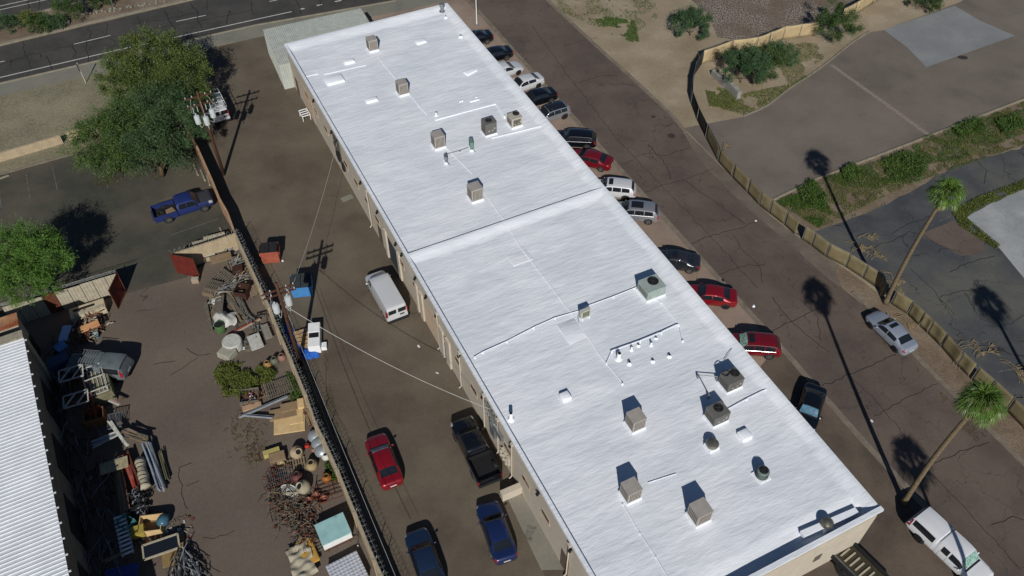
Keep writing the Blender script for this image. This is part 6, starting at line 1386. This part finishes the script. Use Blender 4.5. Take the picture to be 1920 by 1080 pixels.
for c, lab in [((133, 700), 'white scaffold end frame nearest the old pickup'), ((142, 748), 'white scaffold end frame below the first')]:
    framebox('scaffold', lab, c, 22, [((-.9, 0, 0), (-.9, 0, .0 + 0)), ((-.9, -.6, 0), (.9, -.6, 0)), ((-.9, .6, 0), (.9, .6, 0)), ((-.9, -.6, 0), (-.9, .6, 0)), ((.9, -.6, 0), (.9, .6, 0)), ((-.9, -.6, 0), (0, .6, 0)), ((.9, .6, 0), (0, -.6, 0))][1:], M_whitedk, 'scaffold', .09, 2.0, 'scaffold frames')
for k, (a, b_) in enumerate([((130, 712), (133, 755)), ((150, 705), (160, 770)), ((156, 712), (172, 790)), ((163, 715), (178, 785)), ((170, 735), (182, 790)), ((146, 700), (152, 740)), ((135, 755), (170, 745))]):
    A_, B_ = at(*a, 1.6), at(*b_, .8); mb = MB(); mb.tube([A_, B_], .05, 8); tag(mb.build('scaffold_pole', mat('rust_red_tube', '7a3d28', '5e2d1f', 3)), 'rust red scaffold pole under the white frames', 'pole', 'rust red scaffold poles')
cg = []
for x in np.linspace(-.75, .75, 6): cg += [((x, -1.3, .1), (x, 1.3, .1)), ]
cg += [((-.75, -1.3, .1), (.75, -1.3, .1)), ((-.75, 1.3, .1), (.75, 1.3, .1)), ((-.75, 1.3, .1), (-.75, 1.3, .6)), ((.75, 1.3, .1), (.75, 1.3, .6)), ((-.75, 1.3, .6), (.75, 1.3, .6)), ((-.75, -1.3, .6), (.75, -1.3, .6)), ((-.75, -1.3, .6), (-.75, 1.3, .6)), ((.75, -1.3, .6), (.75, 1.3, .6)), ((-.75, -1.3, .1), (-.75, -1.3, .6)), ((.75, -1.3, .1), (.75, -1.3, .6)), ((-.75, 0, .6), (.75, 0, .6))]
framebox('truck_rack', 'white steel rack cage lying beside the old pickup', (180, 717), 28, cg, M_whitedk, 'rack', .06, 1.2)
box('steel_bin', 196, 735, (1.6, 2.6, 1.25), 28, 'olive grey steel bin under the white rack cage', mat('olive_bin', '686450', '59553f', 2, grain=.08), 'bin')
t = box('wood_crate', 183, 790, (1.5, 1.1, 1.0), 20, 'orange brown wooden crate filled with red tubes', mat('orange_wood', '7a5433', '644428', 3, grain=.1), 'crate', open_=True)
planks((172, 783), (196, 778), 14, .42, 'short red tube in the orange brown crate', [mat('bright_red_tube', '8c2a22', '6f2019', 3), mat('rust_red_tube', '7a3d28')], .10, .1, (.85, 1.15), name='tube', cat='tube', group='red tubes in the crate', seed=9)
planks((212, 762), (233, 772), 2, .15, 'pink and white plank beside the rack', [mat('pink_plank', 'a07a70', '8e685e', 3), M_whitedk], .16, .08, (.8, 1.0), group='pink and white planks', seed=10)
t = thing('grill_rack', 'grey slatted grill rack behind the wooden crate', 'rack', at(222, 800), R(15)); mb = MB(); [mb.beam((-.5 + k * .11, -.7, .9), (-.5 + k * .11, .7, .9), .03, .03) for k in range(10)]; mb.build('grill_bar', M_metal, t); mb = MB(); [mb.beam((-.55, y, .87), (.55, y, .87), .05, .05) for y in (-.7, .7)]; mb.build('grill_frame', M_metal, t); [MB().beam((x, y, 0), (x, y, .87), .05, .05).build('leg', M_metal, t) for x in (-.5, .5) for y in (-.65, .65)]
planks((213, 800), (248, 848), 4, .15, 'long pale steel bar crossing beside the wooden crate', M_whitedk, .12, .08, (.9, 1.1), group='pale bars by the crate', seed=11, jit=.08)
planks((180, 846), (232, 826), 5, .35, 'pale slatted blind lying beside the shade edge', [M_whitedk, M_metal], .14, .04, (.8, 1.0), group='pale slats at the shade edge', seed=12, jit=.05)
planks((236, 818), (282, 838), 8, .4, 'brown old board above the pipe stacks', [M_wood, M_board, M_woodgrey], .13, .05, (.6, 1.0), group='old boards above the pipes', seed=13)
planks((278, 838), (310, 926), 9, .32, 'pale blue grey pipe in the stack facing the open yard', [mat('pipe_blue_grey', '8088 93'.replace(' ', ''), '6e7783', 3, rough=.4), M_metal], .15, .1, (.3, .8), name='pipe', cat='pipe', group='pale pipes in the right stack', seed=14, jit=.08)
planks((300, 850), (318, 905), 5, .2, 'thin olive pipe at the outer side of the pale pipe stack', mat('olive_pipe', '65634a', '55533d', 3), .08, .1, (.2, .5), name='pipe', cat='pipe', group='thin olive pipes', seed=15, jit=.08)
planks((240, 855), (262, 925), 8, .30, 'faded red steel bar between boards and the wrapped roll', [mat('faded_red', '8d4a3c'), mat('bright_red_tube', '8c2a22'), M_rust], .16, .1, (.4, .8), group='red bars in the stack', seed=16, jit=.12)
planks((225, 880), (243, 975), 7, .28, 'long brown plank beside the shade edge', [M_wood, M_board, mat('reddish_plank', '775544', '664738', 3)], .14, .06, (.4, .8), group='long brown planks', seed=17, jit=.1)
A_, B_ = at(262, 862, .7), at(274, 915, .7); mb = MB(); d = B_ - A_
mb.tube([A_.lerp(B_, k / 8) + Vector((0, 0, .04 * math.sin(k * 2))) for k in range(9)], [.36 + .05 * math.sin(k * 1.7) for k in range(9)], 12); o = tag(mb.build('wrapped_roll', M_cream, smooth=True), 'cream cloth roll tied with dark cord between red bars and pipes', 'roll')
mb = MB()
for k in range(7): c = A_.lerp(B_, (k + .5) / 7); mb.tube([(c.x + .42 * math.cos(a), c.y + .1 * math.cos(a), c.z + .42 * math.sin(a)) for a in np.linspace(0, 6.283, 14)], .02, 4, cap=False)
mb.build('cord', M_trimdk, o)
box('cream_board', 214, 873, (2.0, 1.0, .06), 22, 'whitish weathered board half in the shade', mat('whitish_board', '93896f', '7e755d', 2, grain=.15), 'board', .9)
t = thing('step_ladder', 'white slatted stair ladder lying at the shade edge', 'ladder', at(232, 1003, .7), R(-63))
for s_ in (-.35, .35): MB().beam((-1.7, s_, 0), (1.7, s_, 0), .06, .1).build('rail', M_whitedk, t)
for k in range(10): MB().box((-1.55 + k * .34, 0, .03), (.17, .85, .03)).build('tread', M_white, t)
t = box('crate', 239, 985, (1.0, .9, .6), -25, 'teal plastic crate beside the white stair ladder', mat('teal_plastic', '3d7d78', '336b67', 3), 'crate', open_=True, z0=.3)
box('yellow_case', 261, 1000, (.9, .8, .5), 20, 'mustard yellow case between teal crate and cardboard box', mat('mustard_case', '8f8038', '7c6e2e', 2), 'case', .3)
t = box('cardboard_box', 288, 990, (1.6, 1.3, .8), 8, 'open cardboard box with dark contents', M_card, 'box', open_=True)
c = at(306, 976, .6); mb = MB(); mb.blob((c.x, c.y, .6), (.45, .5, .4), seg=12, rings=8, jit=.12); tag(mb.build('plastic_bag', mat('teal_bag', '375a69', '2d4a58', 3, rough=.3), smooth=True), 'crumpled blue bag on the edge of the cardboard box', 'bag')
t = framebox('window_frame', 'cream rectangular frame with dark glass lying on boards', (302, 1025), 22, [((-1.2, -.55, 0), (1.2, -.55, 0)), ((-1.2, .55, 0), (1.2, .55, 0)), ((-1.2, -.55, 0), (-1.2, .55, 0)), ((1.2, -.55, 0), (1.2, .55, 0))], M_cream, 'frame', .12, .7); MB().box((0, 0, -.02), (2.3, 1.0, .02)).build('pane', M_glass, t)
tangle('engine_parts', [(263, 945, .55), (268, 955, .5), (258, 935, .4)], 260, .6, [M_black, M_black, M_dkmetal, M_dullst], 'black tangle of engine parts and hoses between pipes and crates', hmax=.9, seed=21, chunk=2, rad=.025)
tangle('steel_offcuts', [(350, 1060, .8), (342, 1075, .8), (360, 1075, .8), (345, 1045, .5)], 300, 2.0, [M_dullst, M_dkmetal, M_dullst2, M_woodgrey, M_dkmetal], 'pile of pale and dark steel offcuts at the lower edge', hmax=.9, seed=22, chunk=5, rad=.022, dirn=-70, wob=.08)
tangle('shaded_junk', [(110, 720, 1.2), (100, 780, 1.4), (140, 830, 1.5), (150, 900, 1.6), (170, 960, 1.6), (190, 1040, 1.6), (115, 650, 1.0), (195, 880, 1.0)], 420, 3.0, [M_dullst, M_woodgrey, M_dkmetal, M_rust], 'dim jumble of bars and boards in the shade of the white-roofed building', hmax=1.0, seed=23, chunk=4, rad=.022, dirn=-65, wob=.15)
tangle('yard_litter', [(310, 985, 1.2), (330, 1000, 1.0), (280, 1010, .8), (345, 985, 1.0), (210, 750, .8)], 90, .4, [M_rust, M_whitedk, M_woodgrey], 'small litter scattered at the edge of the open yard', hmax=.06, seed=24, chunk=2)
box('brown_board', 325, 1030, (1.6, 2.4, .05), 20, 'tan board on the ground beside the dark glass frame', mat('tan_board', '7d6844', '6c593a', 2), 'board', .05); box('blue_board', 228, 1078, (2.2, 1.2, .06), 15, 'bright blue board at the lower photo edge', mat('deep_blue', '30427c', '283868', 2), 'board', .8)
planks((200, 1070), (248, 1045), 3, .2, 'brown plank across the bright blue board', M_wood, .12, .06, (.9, 1.1), group='planks on the blue board', seed=25)
for k in range(4): pass
# flatbed trailer with a dark slatted bed behind the south wall
p = at(1600, 1068); t = thing('utility_trailer', 'dark olive open trailer with slats parked under the south wall', 'trailer', (p.x, p.y, 0), R(-55))
MB().box((0, 0, .62), (5.0, 1.9, .12)).build('bed', mat('olive_dark', '3a3426', '2b271d', 3, grain=.1), t)
for s_ in (-1, 1): MB().box((0, s_ * .98, .88), (5.1, .08, .42)).build('side_rail', M_dkmetal, t); MB().box((-.2, s_ * 1.08, .55), (1.3, .3, .1)).build('mudguard', M_dkmetal, t); w_ = MB(); w_.M = Matrix.Translation((-.2, s_ * 1.08, .34)) @ Matrix.Rotation(R(90), 4, 'X'); w_.lathe((0, 0, 0), [(.2, -.1), (.34, -.1), (.34, .1), (.2, .1)], 16); w_.build('wheel', M_rubber, t)
MB().box((-2.5, 0, .88), (.08, 1.9, .42)).build('headboard', M_dkmetal, t)
mb = MB(); [mb.box((-1.9 + k * .42, .1, .72), (.12, 1.1 - .1 * (k % 3), .08)) for k in range(9)]; mb.build('slat', M_cream, t); MB().box((-.4, -.72, .74), (3.4, .12, .12)).build('long_rail', M_metal, t); MB().beam((2.5, 0, .55), (3.8, 0, .5), .12, .1).build('tow_bar', M_dkmetal, t)

rs = random.Random(41)
for u, v, lab in [(1417, 415, 'white paper scrap on the street crack below the silver SUV'), (785, 650, 'white scrap on the driveway below the long van'), (648, 292, 'small white scrap on the driveway by the west wall'), (1634, 790, 'pale scrap on the street beside the long palm shadow'), (87, 277, 'white sheet of paper on the low tan wall line'), (530, 490, 'tiny scrap beside the orange red dumpster'), (1535, 785, 'white scrap close to the black car'), (820, 700, 'small pale scrap in the middle of the driveway')]:
    p = at(u, v); mb = MB(); mb.box((p.x, p.y, .06), (rs.uniform(.15, .3), rs.uniform(.12, .2), .03), rs.uniform(0, 3), rx=.2); tag(mb.build('paper_scrap', M_white), lab, 'litter')

tangle('timber_scrap', [(428, 480, .5), (438, 500, .5), (448, 530, .5), (437, 548, .5), (412, 556, .5), (400, 575, .5)], 130, 1.3, [M_woodgrey, M_wood, M_dullst, M_dullst, M_cream], 'loose timber and pipes between the pallets in the yard corner', hmax=.8, seed=31, rad=.028, dirn=40, wob=.06)
tangle('timber_scrap_dark', [(470, 600, .5), (480, 615, .4), (452, 585, .5), (430, 600, .5)], 70, 1.4, [M_dkmetal, M_woodgrey, M_dullst2], 'thin bars scattered by the yard wall beside the painted beams', hmax=.4, seed=32, rad=.02, dirn=-60, wob=.1)
pallet(437, 466, 24, 'pallet lying flat between the white sheets and the corner fence', .0, M_woodgrey, 1.6, 1.1, 0, 8)
box('steel_bin', 448, 512, (.9, .8, .7), 15, 'dark bin in the yard corner beside the pallets', mat('dark_rust', '3b231a'), 'bin')
pallet(478, 545, -60, 'brown pallet leaning at the yard wall near the rusty bin', .3, M_wood, 1.2, 1.0, 25, 6)
box('crate', 467, 655, (.6, .5, .35), 10, 'small grey crate below the coil of cable', M_woodgrey, 'crate'); box('plank_stack', 586, 785, (.5, 2.2, .3), 30, 'brown stack of boards between cardboard and yard wall', M_board, 'boards')
tangle('yard_weeds_dry', [(455, 800, 1.4), (470, 830, 1.3), (480, 860, 1.0)], 260, .5, [MATS['dry_weed_leaves'], M_rust, MATS['weed_leaves']], 'dry weeds and twigs flattened on the open yard', cat='weeds', hmax=.04, seed=33, rad=.008)

weeds('leafy_weeds', [[(1492, 350), (1520, 338), (1548, 365), (1545, 395), (1505, 385)], [(1655, 300), (1700, 285), (1735, 300), (1725, 345), (1680, 345), (1660, 330)], [(1575, 320), (1600, 312), (1612, 330), (1585, 345)], [(1780, 240), (1830, 225), (1850, 245), (1800, 262)], [(1865, 232), (1910, 215), (1920, 240), (1880, 255)]], 15000, M_weed2, .22, .30, .8, .5, 'taller leafy green weeds clumped on the dirt strip')
